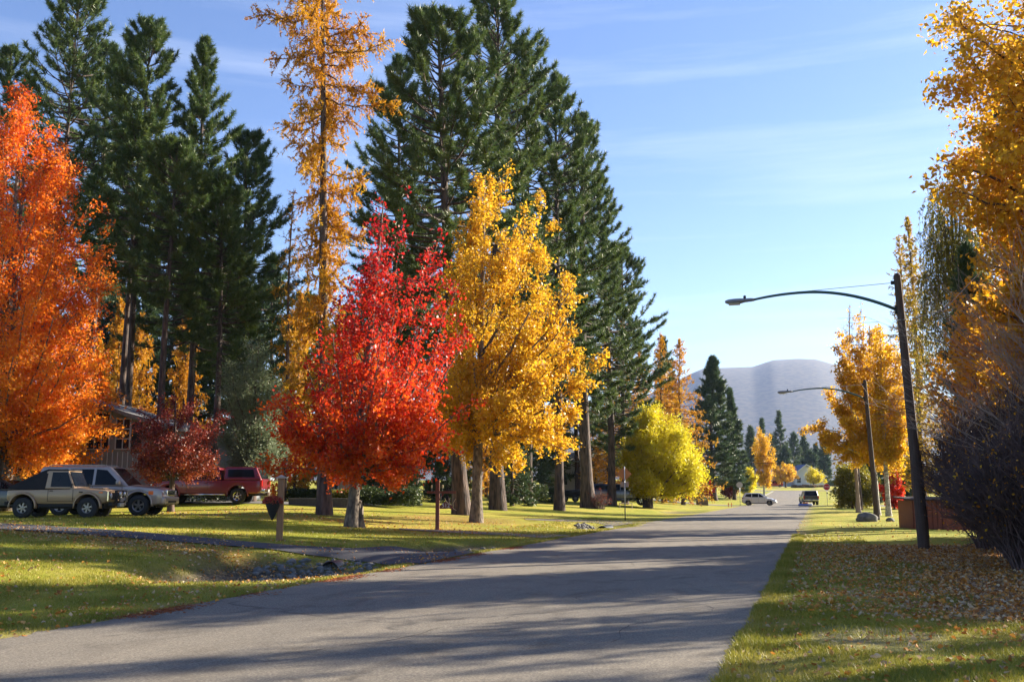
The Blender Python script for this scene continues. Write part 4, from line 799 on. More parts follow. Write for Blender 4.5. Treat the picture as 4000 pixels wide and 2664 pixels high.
# ------------------------------------------------------------------ fallen leaves, grass, rocks
def in_view(x, y, m=1.05):
    q = np.stack([x, y, 0*x-CAM_H], -1); d = q@_Fv; u = np.abs(q@_Rv/d)*FPX; v = 1332-(q@_Uv/d)*FPX
    return (d > 0) & (u < 2000*m) & (v < 2664*1.06)
def grass():
    rng = np.random.default_rng(8); X, Y = [], []
    def patch(x0, x1, y0, y1, dens):
        n = int((x1-x0)*(y1-y0)*dens); x = rng.uniform(x0, x1, n); y = rng.uniform(y0, y1, n); k = in_view(x, y) & ((x > RR-.03) | (x < RL+.03)); X.append(x[k]); Y.append(y[k])
    patch(RR-.03, 4, 7.5, 15, 2600); patch(RR-.03, 2.2, 15, 24, 800); patch(2.2, 6, 15, 24, 160); patch(RR-.03, 1.5, 24, 40, 240)
    patch(-13, RL+.03, 8, 16, 1500); patch(-24, -13, 12, 22, 700); patch(-13, RL+.03, 16, 26, 700); patch(-34, -13, 22, 34, 240); patch(-13, RL, 26, 60, 200)
    patch(RR-.05, RR+.35, 8, 40, 1500); patch(RL-.4, RL+.05, 10, 50, 900)
    x = np.concatenate(X); y = np.concatenate(Y)
    cl = np.sin(x*2.3+1.3*np.sin(y*1.7))*np.sin(y*2.1+x*.7); bare = np.sin(x*1.7+.6)*np.sin(y*1.15+.4) > .35
    keep = ~(bare & (x > RR+.35) & (rng.random(len(x)) < .75)) & (rng.random(len(x)) < np.clip(.72+.35*cl, .2, 1))
    for cx, cy, rx, ry, d in DIPS[:3]: keep &= ~((((x-cx)/rx)**2+((y-cy)/ry)**2 < .8) & (rng.random(len(x)) < .9))
    keep &= ~((np.abs(y-21.6-(-14-x)*.12) < 1.7) & (x < -10.8) & (x > -27) & (rng.random(len(x)) < .6))
    x, y, cl = x[keep], y[keep], cl[keep]
    dk = drive_mask(x, y); x, y, cl = x[~dk], y[~dk], cl[~dk]
    n = len(x); h = rng.uniform(.025, .065, n)*(1+.35*cl)*(1+(np.hypot(x, y) > 22)*.2); z = g(x, y)
    edge = np.exp(-((x-RR-.12)/.15)**2); h = h*(1+.6*edge)
    b = np.stack([x, y, z-.006], -1); a = rng.uniform(0, 2*PI, n); wd = .0055*(1+np.hypot(x, y)/14); sd = np.stack([np.cos(a), np.sin(a), 0*a], -1)*wd[:, None]*.5
    tip = b+np.stack([rng.normal(0, .5, n)*h, rng.normal(0, .5, n)*h, h], -1)
    V = np.stack([b-sd, b+sd, tip], 1).reshape(-1, 3)
    tint = np.clip(.28+.25*rng.random(n)-.22*cl+.35*(rng.random(n) < .18), 0, 1)
    tag(mesh('grass', V, [np.arange(n*3).reshape(n, 3)], M['grassblade'], tint=tint), kind='stuff'); print('grass', n)
def point_in(poly, x, y):
    c = np.zeros(len(x), bool); n = len(poly)
    for i in range(n):
        x0, y0 = poly[i]; x1, y1 = poly[(i+1) % n]; k = ((y0 > y) != (y1 > y)) & (x < (x1-x0)*(y-y0)/(y1-y0+1e-12)+x0); c ^= k
    return c
dA = line([(-300, 2030), (0, 2047), (250, 2061), (500, 2077), (800, 2103), (1000, 2121), (1200, 2136), (1400, 2145), (1650, 2152), (1860, 2160)])
dB = line([(-400, 2050), (0, 2070), (250, 2085), (500, 2103), (800, 2127), (1000, 2143), (1150, 2164), (1300, 2182), (1450, 2198), (1640, 2205)])
DP = np.concatenate([dA, dB[::-1]])
def drive_mask(x, y): return point_in(DP, x, y)
grass()
def fallen():
    rng = np.random.default_rng(9); P = []; S = []
    def sc_(n, x0, x1, y0, y1, size, keep=None):
        x = rng.uniform(x0, x1, n); y = rng.uniform(y0, y1, n); k = in_view(x, y)
        if keep is not None: k &= keep(x, y)
        k &= (x < RL+.3) | (x > RR-.1) | (rng.random(n) < .012)
        P.append(np.stack([x[k], y[k]], -1)); S.append(np.full(k.sum(), size))
    patchy = lambda x, y: rng.random(len(x)) < np.clip(.5+.6*np.sin(x*1.9+np.sin(y*1.3)*1.5)*np.sin(y*1.1+.5), .04, 1)
    sc_(30000, -.6, 7.5, 14, 33.5, .065, lambda x, y: rng.random(len(x)) < np.clip((x+1.2)/3.2, .08, 1)*np.clip((33.5-y)/2, 0, 1))
    sc_(2600, -.8, 5, 8, 15, .06, lambda x, y: rng.random(len(x)) < .35+.4*np.clip((x-.5)/2, 0, 1))
    sc_(7000, -26, -9, 9, 27, .062, lambda x, y: patchy(x, y) & ((rng.random(len(x)) < .5) | (x > -17)))
    sc_(600, -10.2, -8.6, 9, 24, .06); sc_(700, -13.5, -9.6, 16.5, 23.5, .055); sc_(260, -45, -10, 22, 40, .07); sc_(3600, -27, -10.5, 19.5, 24.5, .065, lambda x, y: (np.abs(y-21.6-(-14-x)*.12) < 1.8*rng.random(len(x))+.4)); sc_(2600, -28, -12, 33, 46, .07, patchy); sc_(700, -16, -9, 30, 60, .06)
    sc_(700, RR-.1, 8, 34, 60, .07, patchy)
    P_ = np.concatenate(P); S = np.concatenate(S); n = len(P_); z = g(P_[:, 0], P_[:, 1])+rng.uniform(.012, .045, n)
    C = np.concatenate([P_, z[:, None]], 1); a = unit(rng.normal(size=(n, 3))*np.array((1, 1, .35))); b = unit(np.cross(a, rng.normal(size=(n, 3))*np.array((.5, .5, 1)))); s = (S*rng.uniform(.6, 1.3, n))[:, None]; nr = np.cross(a, b)
    cu = rng.uniform(-.35, .5, (n, 1))
    V = np.stack([C-a*s*.5, C-a*s*.1+b*s*.38+nr*s*cu, C+a*s*.25+b*s*.28+nr*s*cu, C+a*s*.55, C+a*s*.25-b*s*.28+nr*s*cu, C-a*s*.1-b*s*.38+nr*s*cu], 1).reshape(-1, 3)
    i = np.arange(n)[:, None]*6; F = np.concatenate([i+np.array([[0, 1, 2, 3]]), i+np.array([[0, 3, 4, 5]])])
    t = rng.random(n); t = np.concatenate([t, t]); tag(mesh('fallen_leaves', V, [F], M['litter'], tint=t), kind='stuff'); print('leaves', n)
    # reddish needle drifts along the left road edge
    n = 9000; y = rng.uniform(9.5, 30, n); dr = np.clip(np.sin(y*1.7)*np.sin(y*.6+1)+.15, 0, 1); k = rng.random(n) < dr; y = y[k]; n = len(y); x = RL+.10+np.abs(rng.normal(0, .16, n))*rng.choice([1, -.5], n)
    z = g(x, y)+.012; a = rng.uniform(0, 2*PI, n); d = np.stack([np.cos(a), np.sin(a), rng.uniform(0, .25, n)], -1); v, f = needles(rng, np.stack([x, y, z], -1), unit(d), .10*rng.uniform(.5, 1.2, n), .012)
    tag(mesh('needle_drift', v, [f], M['needlelitter'], tint=rng.random(n)), kind='stuff')
fallen()
def rocks(name, label, cx, cy, rx, ry, n, s0, s1, seed, zl=0.):
    rng = np.random.default_rng(seed); import bmesh
    bm = bmesh.new(); bmesh.ops.create_icosphere(bm, subdivisions=1, radius=1); V0 = np.array([v.co[:] for v in bm.verts]); F0 = np.array([[v.index for v in f.verts] for f in bm.faces]); bm.free()
    Vs, Fs = [], []; nn = 0; tt = []
    for i in range(n):
        a = rng.uniform(0, 2*PI); r = math.sqrt(rng.random()); x = cx+rx*r*math.cos(a); y = cy+ry*r*math.sin(a)
        if x > RL-.35: continue
        s = rng.uniform(s0, s1)*(1 if rng.random() < .85 else 1.5); V = V0*rng.uniform(.75, 1.2, (len(V0), 1))*np.array((1, rng.uniform(.6, 1.1), rng.uniform(.45, .8)))*s
        q = rng.uniform(0, 2*PI); c, k = math.cos(q), math.sin(q); V = V@np.array([[c, -k, 0], [k, c, 0], [0, 0, 1]]); V += (x, y, float(g(x, y))+s*.25+zl)
        Vs.append(V); Fs.append(F0+nn); nn += len(V0)
    o = mesh(name, np.concatenate(Vs), [np.concatenate(Fs)], M['rock']); tag(o, label, 'rocks', kind='stuff')
rocks('ditch_rocks', 'bed of grey river rocks around the near culvert', -11.6, 21.9, 1.5, 1.9, 620, .03, .10, 1, -.025)
rocks('ditch_rocks', 'tan rocks lining the ditch beyond the driveway', -10.5, 29.9, 1.0, 2.2, 260, .05, .11, 2)
rocks('ditch_rocks', 'pile of tan rocks at the far culvert', -10.6, 50.4, 1.2, 2.2, 120, .09, .18, 3)
# ------------------------------------------------------------------ vehicles
def paint(name, c, metal=.3, rough=.32): 
    m = pbr(name, c, rough, metal, coat=.6, c2=tuple(x*.93 for x in c), nscale=1.5); return m
P_SILVER = paint('silver_paint', (.36, .29, .25), .45); P_TAN = paint('tan_paint', (.34, .22, .12), 0, .5); P_RED = paint('dark_red_paint', (.16, .006, .018), .15)
P_GREY = paint('grey_paint', (.15, .16, .18), .6); P_WHITE = paint('pearl_paint', (.62, .60, .57), .3); P_DARK = paint('charcoal_paint', (.05, .055, .06), .4); P_NAVY = paint('navy_canopy_paint', (.015, .03, .10), .3); P_SRED = paint('small_red_paint', (.30, .015, .03), .2)
AMBER = pbr('amber_lens', (.85, .16, .02), .2); REDL = pbr('red_lens', (.45, .01, .01), .2); LENS = pbr('clear_lens', (.7, .72, .75), .1, .4); GREYP = pbr('grey_trim', (.09, .09, .09), .5)
def wheel(par, x, y, r, wdt, side, rimr, rimm, nsp=5):
    t = B(); w2 = wdt/2
    t.lathe([(rimr, -w2*.9), (r*.93, -w2), (r, -w2*.6), (r, w2*.6), (r*.93, w2), (rimr, w2*.9), (rimr*.98, 0), (rimr, -w2*.9)], 28, 0, 'y', caps=False)
    o = t.build('wheel', M['rubber'], par, smooth=True); o.location = (x, y, r)
    q = B(); ys = side*w2*.72
    q.lathe([(rimr*1.0, ys), (rimr*.97, ys+side*.02), (rimr*.84, ys-side*.005), (rimr*.84, ys-side*.06)], 28, 0, 'y', caps=False)
    q.lathe([(rimr*.9, ys-side*.07), (.01, ys-side*.065)], 20, 1, 'y', caps=False)
    for i in range(nsp):
        a = 2*PI*i/nsp+.3; c, s = math.cos(a), math.sin(a); w0, w1 = rimr*.13, rimr*.17; R0, R1 = rimr*.1, rimr*.9
        pts = []
        for yy in (ys-side*.05, ys+side*.002): pts += [(R0*c-w0*s, yy, R0*s+w0*c), (R0*c+w0*s, yy, R0*s-w0*c), (R1*c+w1*s, yy, R1*s-w1*c), (R1*c-w1*s, yy, R1*s+w1*c)]
        q.add(pts, [(0, 1, 2, 3), (7, 6, 5, 4), (0, 4, 5, 1), (1, 5, 6, 2), (2, 6, 7, 3), (3, 7, 4, 0)])
    q.lathe([(rimr*.26, ys-side*.03), (rimr*.24, ys+side*.012), (.005, ys+side*.016)], 16, 0, 'y', caps=False)
    q.build('rim', [rimm, M['dark']], o, smooth=False)
def loft_body(name, L, W, zt, zb, arches, mat, par, hwf=None, crown=.03, boxy=.0, trim=None):
    """lower body: stations along x; zt/zb piecewise lines; arches (x, radius, centre z)"""
    xs_ = np.unique(np.round(np.concatenate([np.linspace(-L/2, L/2, int(L/.045))]+[np.linspace(a-r, a+r, 22) for a, r, c in arches]), 4))
    xs_ = xs_[(xs_ >= -L/2) & (xs_ <= L/2)]; V = []; prev = None
    for x in xs_:
        t = np.interp(x, *zt); b = np.interp(x, *zb)
        for a, r, c in arches:
            if abs(x-a) < r: b = max(b, c+math.sqrt(max(0, r*r-(x-a)**2)))
        e = min((L/2-abs(x))/.28, 1); rnd = math.sqrt(max(0, 1-(1-e)**2))
        hw = W/2*(1-(1-rnd)*(.10-.06*boxy))*(hwf(x) if hwf else 1); t2 = t-(1-rnd)*.06*(1-boxy); b2 = min(b+(1-rnd)*.04, t2-.12)
        H = t2-b2; sh = .05+.04*(1-boxy)
        prof = [(0, b2), (hw*.93, b2), (hw*.985, b2+min(.05, H*.3)), (hw, b2+H*.45), (hw*(.99), t2-max(.10, sh)), (hw*(.975), t2-sh*.45), (hw*.93, t2-.012), (hw*.80, t2), (0, t2+crown)]
        ring = prof+[(-y, z) for y, z in prof[-2:0:-1]]; V += [(x, y, z) for y, z in ring]
    k = 16; n = len(xs_); F = [(i*k+j, i*k+(j+1) % k, (i+1)*k+(j+1) % k, (i+1)*k+j) for i in range(n-1) for j in range(k)]
    F += [tuple(range(k-1, -1, -1)), tuple(range((n-1)*k, n*k))]
    b = B(); b.add(V, F); o = b.build(name, mat, par, smooth=True)
    md = o.modifiers.new('e', 'EDGE_SPLIT'); md.split_angle = math.radians(38); return o
def cabin(name, xb0, xt0, xt1, xb1, zb, zr, wb, wr, mat, par, bevel=.06):
    """rear-bottom, rear-top, front-top, front-bottom"""
    V = [(xb0, -wb, zb), (xb0, wb, zb), (xb1, wb, zb), (xb1, -wb, zb), (xt0, -wr, zr), (xt0, wr, zr), (xt1, wr, zr), (xt1, -wr, zr)]
    b = B(); b.add(V, [(3, 2, 1, 0), (4, 5, 6, 7), (0, 1, 5, 4), (1, 2, 6, 5), (2, 3, 7, 6), (3, 0, 4, 7)]); return b.build(name, mat, par, bevel=bevel)
def side_panel(name, poly, zb, zr, wb, wr, mat, par, off=.012, th=.02):
    """glass following the tumblehome on both sides"""
    for s in (-1, 1):
        V = []; n = len(poly)
        for d in (off, off-th):
            for x, z in poly: V.append((x, s*(wb+(wr-wb)*(z-zb)/(zr-zb)+d), z))
        b = B(); b.add(V, [tuple(range(n)), tuple(range(2*n-1, n-1, -1))]+[(i, i+n, (i+1) % n+n, (i+1) % n) for i in range(n)]); b.build(name, mat, par)
def end_panel(name, xb, xt, zb, zr, wb, wr, f0, f1, mat, par, sgn, inset=.08, off=.014):
    """glass lying on the sloping front or rear of a cabin between height fractions"""
    P = []
    nx_, nz_ = (zr-zb), -(xt-xb); L = math.hypot(nx_, nz_); nx_, nz_ = sgn*abs(nx_)/L, abs(nz_)/L
    for d in (off, off-.02):
        for f, s in ((f0, -1), (f0, 1), (f1, 1), (f1, -1)): P.append((xb+(xt-xb)*f+nx_*d, s*(wb+(wr-wb)*f-inset), zb+(zr-zb)*f+nz_*d))
    b = B(); b.add(P, [(0, 1, 2, 3), (7, 6, 5, 4), (0, 4, 5, 1), (1, 5, 6, 2), (2, 6, 7, 3), (3, 7, 4, 0)]); b.build(name, mat, par)
def seam(par, segs, hw, name='door_seam'):
    for s in (-1, 1):
        b = B()
        for (x0, z0), (x1, z1) in segs:
            if abs(x1-x0) < .01*abs(z1-z0)+1e-6 or abs(x1-x0) < abs(z1-z0): a = (min(x0, x1)-.006, s*hw-.004, min(z0, z1)); c = (max(x0, x1)+.006, s*hw+.004, max(z0, z1))
            else: a = (min(x0, x1), s*hw-.004, min(z0, z1)-.006); c = (max(x0, x1), s*hw+.004, max(z0, z1)+.006)
            b.box(a, c)
        b.build(name, M['dark'], par)
def bx(name, a, c, mat, par, ch=.0, bevel=.015): 
    b = B(); b.box(a, c, 0, ch); return b.build(name, mat, par, bevel=bevel)
def chassis(par, x0, x1, hw, z0, z1): bx('chassis', (x0, -hw, z0), (x1, hw, z1), M['dark'], par, bevel=0)
def fender(par, x, r, zc, hw, wid, mat, a0=-5, a1=185, th=.035):
    for s in (-1, 1):
        b = B(); V = []; n = 18
        for i in range(n+1):
            a = math.radians(a0+(a1-a0)*i/n)
            for rr, yy in ((r, hw-.02), (r, hw+wid), (r+th, hw+wid*.85), (r+th*1.9, hw-.02)): V.append((x+rr*math.cos(a), s*yy, zc+rr*math.sin(a)))
        F = [(i*4+j, i*4+(j+1) % 4, i*4+4+(j+1) % 4, i*4+4+j) for i in range(n) for j in range(4)]+[(3, 2, 1, 0), (n*4, n*4+1, n*4+2, n*4+3)]
        b.add(V, F); b.build('wheel_flare', mat, par, smooth=True)
def pickup_like(): pass

# --- tan off-roader with a black sloping soft top
def jeep():
    p = D(258, 36); t = thing('offroad_jeep', 'tan old boxy off-roader with black sloping soft top and front bull bar', 'car', p, YAW+math.radians(1.5)); t.scale = (.95, .95, .97)
    W = 1.50; zc = .36; xf, xr_ = 1.12, -1.26
    loft_body('body', 3.75, W, ([-1.87, .43, .47, 1.75, 1.87], [1.02, 1.06, 1.10, 1.02, .98]), ([-1.87, -1.6, 1.6, 1.87], [.62, .52, .52, .6]), [(xf, .46, zc+.04), (xr_, .46, zc+.04)], P_TAN, t, boxy=.8, crown=.02)
    chassis(t, -1.7, 1.65, .5, .34, .72); bx('sill', (-.75, -.70, .40), (.62, .70, .53), M['dark'], t)
    for x in (xf, xr_): fender(t, x, .47, zc+.04, W/2, .10, P_TAN)
    for x in (xf, xr_):
        for s in (-1, 1): wheel(t, x, s*.68, .375, .24, s, .20, M['alloy'], 6)
    zb, zr, wb, wr = 1.06, 1.74, .70, .62
    cabin('cab', -.62, -.50, .30, .60, zb, zr-.02, wb, wr, P_TAN, t, .03)
    side_panel('door_window', [(-.30, 1.13), (.50, 1.13), (.28, 1.66), (-.27, 1.66)], zb, zr, wb, wr, M['glass'], t)
    end_panel('windshield', .60, .30, zb, zr-.02, wb, wr, .12, .93, M['glass'], t, 1, .07)
    b = B(); n = [( -1.86, 1.04), (-1.86, 1.12), (-.60, 1.72), (-.45, 1.775), (.30, 1.76), (.34, 1.72), (-.42, 1.715), (-.50, 1.05)]
    V = []; 
    for s, kk in ((-1, 0), (1, 0)):
        for x, z in n: V.append((x, s*(.715-.10*(z-1.04)/.7), z))
    F = [tuple(range(8)), tuple(range(15, 7, -1))]+[(i, i+8, (i+1) % 8+8, (i+1) % 8) for i in range(8)]
    b.add(V, F); b.build('soft_top', pbr('black_canvas', (.012, .011, .014), .9, bump=.01, bscale=8), t)
    seam(t, [((-.36, .60), (-.36, 1.04)), ((.56, .60), (.56, 1.04)), ((-.36, .62), (.56, .62))], W/2+.001)
    bx('hood_scoop', (.95, -.28, 1.05), (1.5, .28, 1.105), P_TAN, t, bevel=.02); bx('hood_stripe', (.62, -.52, 1.062), (1.72, -.40, 1.068), M['dark'], t, bevel=0); bx('hood_stripe', (.62, .40, 1.062), (1.72, .52, 1.068), M['dark'], t, bevel=0)
    bx('grille', (1.86, -.42, .66), (1.885, .42, .92), M['dark'], t)
    for s in (-1, 1):
        b = B(); b.lathe([(.10, 1.88), (.10, 1.905), (.02, 1.925)], 18, 0, 'x', (0, s*.50, .80)); b.build('headlight', LENS, t, smooth=True)
        b = B(); b.box((1.86, s*.74-.07, .62), (1.90, s*.74+.005, .95)); b.build('corner_trim', M['chrome'], t)
        bx('turn_signal', (1.90, s*.52-.12, .50), (1.95, s*.52+.12, .57), AMBER, t)
        bx('side_marker', (1.52, s*.754-.008, .90), (1.66, s*.754+.008, .95), AMBER, t, bevel=0)
        b = B(); b.box((.50, s*.80-.07, 1.10), (.56, s*.80+.07, 1.25)); b.build('mirror', M['dark'], t, bevel=.01)
        bx('door_handle', (-.30, s*.756-.012, .97), (-.18, s*.756+.012, 1.0), M['dark'], t, bevel=.004)
        bx('fuel_vent', (.78, s*.756-.004, .92), (.92, s*.756+.004, .96), M['dark'], t, bevel=0)
    bx('front_bumper', (1.88, -.74, .44), (2.02, .74, .58), M['dark'], t); bx('rear_bumper', (-1.97, -.70, .48), (-1.86, .70, .60), M['dark'], t)
    b = B(); r = .022
    for y in (-.48, -.16, .16, .48): b.tube([(2.02, y, .55), (2.10, y, .66), (2.08, y, .98)], r, 6)
    for z in (.62, .80, .99): b.tube([(2.085, -.62, z-.02), (2.10, -.48, z), (2.10, .48, z), (2.085, .62, z-.02)], r, 6)
    for s in (-1, 1): b.tube([(2.085, s*.62, .58), (2.085, s*.62, .98), (1.9, s*.62, .95)], r, 6)
    b.build('bull_bar', M['dark'], t, smooth=True)
    bx('winch', (2.02, -.20, .40), (2.14, .20, .54), M['steel'], t); bx('licence_plate', (2.115, -.15, .58), (2.122, .15, .73), M['concrete'], t, bevel=0)
    for y in (-.22, .22):
        b = B(); b.lathe([(.085, 2.11), (.085, 2.15), (.02, 2.165)], 14, 0, 'x', (0, y, .88)); b.build('fog_light', LENS, t, smooth=True)
jeep()
def suv():
    p = D(412, 39.6); p = (p[0], p[1], p[2]); t = thing('silver_suv', 'large silver-bronze sport utility car with chrome grille, parked behind the tan off-roader', 'car', p, YAW+math.radians(2))
    W = 1.98; L = 5.15; xf, xr_ = 1.62, -1.38
    loft_body('body', L, W, ([-2.57, 1.05, 1.25, 2.3, 2.5, 2.575], [1.13, 1.15, 1.16, 1.06, .98, .90]), ([-2.57, -2.3, 2.2, 2.57], [.55, .42, .40, .46]), [(xf, .50, .42), (xr_, .50, .42)], P_SILVER, t, crown=.05)
    chassis(t, -2.3, 2.2, .66, .32, .8)
    for x in (xf, xr_): fender(t, x, .50, .42, W/2-.012, .035, P_SILVER, th=.05)
    for x in (xf, xr_):
        for s in (-1, 1): wheel(t, x, s*.85, .40, .27, s, .235, M['alloy'], 5)
    zb, zr, wb, wr = 1.11, 1.90, .93, .73
    cabin('cabin', -2.50, -2.22, .42, 1.22, zb, zr, wb, wr, P_SILVER, t, .09)
    G_ = M['glass']
    side_panel('front_window', [(-.10, 1.19), (.86, 1.19), (.72, 1.36), (.30, 1.76), (-.10, 1.80)], zb, zr, wb, wr, G_, t)
    side_panel('rear_window', [(-1.12, 1.19), (-.20, 1.19), (-.20, 1.80), (-1.12, 1.80)], zb, zr, wb, wr, G_, t)
    side_panel('quarter_window', [(-2.20, 1.22), (-1.22, 1.19), (-1.22, 1.80), (-2.02, 1.78)], zb, zr, wb, wr, G_, t)
    end_panel('windshield', 1.22, .42, zb, zr, wb, wr, .06, .92, G_, t, 1, .10); end_panel('tailgate_window', -2.50, -2.22, zb, zr, wb, wr, .15, .9, G_, t, -1, .12)
    for s in (-1, 1): 
        b = B(); b.tube([(-2.0, s*.62, 1.91), (-1.9, s*.62, 1.96), (.1, s*.62, 1.96), (.25, s*.62, 1.91)], .02, 8); b.build('roof_rail', P_SILVER, t, smooth=True)
        bx('mirror', (.78, s*1.06-.12, 1.18), (.93, s*1.06+.10, 1.36), P_SILVER, t, bevel=.05)
        for x in (-.02, -1.08): bx('door_handle', (x-.10, s*.992-.02, 1.0), (x+.08, s*.992+.02, 1.04), M['dark'], t, bevel=.01)
        b = B(); b.box((2.10, s*.70-.19, .80), (2.54, s*.70+.20, .98)); h = b.build('headlight', LENS, t, bevel=.04)
        b = B(); b.box((1.98, s*.90-.09, .80), (2.20, s*.90+.092, .97)); b.build('turn_signal', AMBER, t, bevel=.03)
        b = B(); b.lathe([(.075, 2.55), (.075, 2.585), (.02, 2.6)], 16, 0, 'x', (0, s*.70, .54)); b.build('fog_light', LENS, t, smooth=True)
        bx('taillight', (-2.58, s*.86-.08, .95), (-2.45, s*.86+.085, 1.35), REDL, t, bevel=.02)
        bx('side_moulding', (-.9, s*.995-.008, .70), (1.05, s*.995+.008, .76), GREYP, t, bevel=0)
    seam(t, [((.98, .50), (.98, 1.12)), ((-.15, .50), (-.15, 1.14)), ((-1.17, .85), (-1.17, 1.14)), ((-.85, .47), (.98, .47))], W/2-.002)
    bx('grille', (2.50, -.48, .76), (2.585, .48, 1.0), M['chrome'], t, bevel=.03)
    for z in (.80, .86, .92): bx('grille_slot', (2.582, -.42, z), (2.592, .42, z+.032), M['dark'], t, bevel=0)
    b = B(); b.box((2.35, -.96, .42), (2.64, .96, .74)); b.build('front_bumper', P_SILVER, t, bevel=.08); bx('bumper_intake', (2.63, -.50, .50), (2.65, .50, .58), M['dark'], t, bevel=0)
    bx('rear_bumper', (-2.66, -.92, .48), (-2.42, .92, .74), P_SILVER, t, bevel=.06)
suv()
def pickup(name, label, p, rz, P, PC, canopy=True, L=5.75, W=1.98, lift=0, doors=2, sc_=1):
    t = thing(name, label, 'pickup truck', p, rz); xf, xr_ = 1.90, -1.62; R = .39+lift*.2
    z0 = lift
    loft_body('body', L, W, ([-2.87, .95, 1.2, 2.5, 2.8, 2.87], [1.22+z0, 1.22+z0, 1.24+z0, 1.14+z0, 1.05+z0, .98+z0]), ([-2.87, -2.6, 2.4, 2.87], [.66+z0, .52+z0, .50+z0, .58+z0]), [(xf, .51+lift*.2, .44+z0*.5), (xr_, .51+lift*.2, .44+z0*.5)], P, t, crown=.03, boxy=.3)
    chassis(t, -2.6, 2.4, .62, .40, .8+z0)
    for x in (xf, xr_):
        fender(t, x, .51+lift*.2, .44+z0*.5, W/2-.014, .03, P, th=.04)
        for s in (-1, 1): wheel(t, x, s*.86, R, .27, s, .225, M['chrome'], 5)
    zb, zr, wb, wr = 1.19+z0, 1.88+z0, .93, .74; cx0 = -.75
    cabin('cab', cx0, cx0+.16, .42, 1.12, zb, zr, wb, wr, P, t, .08)
    side_panel('front_window', [(-.02, 1.27+z0), (.82, 1.27+z0), (.70, 1.42+z0), (.32, 1.78+z0), (-.02, 1.80+z0)], zb, zr, wb, wr, M['glass'], t)
    side_panel('rear_window', [(-.58, 1.27+z0), (-.10, 1.27+z0), (-.10, 1.80+z0), (-.52, 1.80+z0)], zb, zr, wb, wr, M['glass'], t)
    end_panel('windshield', 1.12, .42, zb, zr, wb, wr, .06, .92, M['glass'], t, 1, .10)
    if canopy:
        cabin('canopy', -2.86, -2.52, -.86, -.84, zb, zr+.01, wb, wr+.02, PC, t, .09)
        side_panel('canopy_window', [(-2.48, 1.36+z0), (-1.06, 1.36+z0), (-1.06, 1.76+z0), (-2.36, 1.76+z0)], zb, zr, wb, wr+.02, M['glass'], t)
        end_panel('canopy_hatch', -2.86, -2.52, zb, zr+.01, wb, wr+.02, .12, .88, M['glass'], t, -1, .10)
    for s in (-1, 1):
        bx('mirror', (.74, s*1.06-.10, 1.26+z0), (.88, s*1.06+.10, 1.44+z0), M['chrome'] if canopy else P, t, bevel=.03)
        bx('taillight', (-2.885, s*.90-.07, .88+z0), (-2.78, s*.90+.09, 1.20+z0), REDL, t, bevel=.02)
        bx('headlight', (2.66, s*.74-.18, .84+z0), (2.885, s*.74+.20, 1.02+z0), LENS, t, bevel=.03)
        bx('door_handle', (-.02, s*.99-.02, 1.06+z0), (.14, s*.99+.02, 1.10+z0), P, t, bevel=.01)
        b = B(); b.tube([(1.28, s*.93, .47+z0*.6), (-1.0, s*.93, .47+z0*.6)], .045, 8); b.build('running_board', M['chrome'], t, smooth=True)
    seam(t, [((1.0, .58+z0), (1.0, 1.2+z0)), ((-.06, .58+z0), (-.06, 1.2+z0)), ((-.78, .56+z0), (-.78, 1.22+z0))], W/2-.003)
    bx('rear_bumper', (-3.02, -.92, .58+z0*.8), (-2.80, .92, .76+z0*.8), M['chrome'], t, bevel=.03); bx('front_bumper', (2.80, -.96, .50+z0*.8), (2.98, .96, .74+z0*.8), M['chrome'], t, bevel=.05)
    bx('grille', (2.84, -.50, .80+z0), (2.89, .50, 1.06+z0), M['chrome'], t, bevel=.02); bx('tailgate', (-2.89, -.78, .80+z0), (-2.875, .78, 1.17+z0), P, t, bevel=.01)
    bx('licence_plate', (-3.03, -.16, .60+z0*.8), (-3.022, .16, .74+z0*.8), M['concrete'], t, bevel=0)
    return t
q = D(825, 52.6)
pickup('red_pickup', 'dark red extended-cab pickup with matching canopy over its bed', q, math.radians(197.5), P_RED, P_RED)
q = D(2425, 95); pickup('grey_pickup', 'raised grey pickup with dark blue canopy, parked beyond the pines', q, math.radians(12), P_GREY, P_NAVY, lift=.14)
q = D(3158, 133); tt_ = pickup('dark_pickup', 'charcoal pickup with a canopy seen from behind at the crossing', q, math.radians(97), P_DARK, P_DARK)
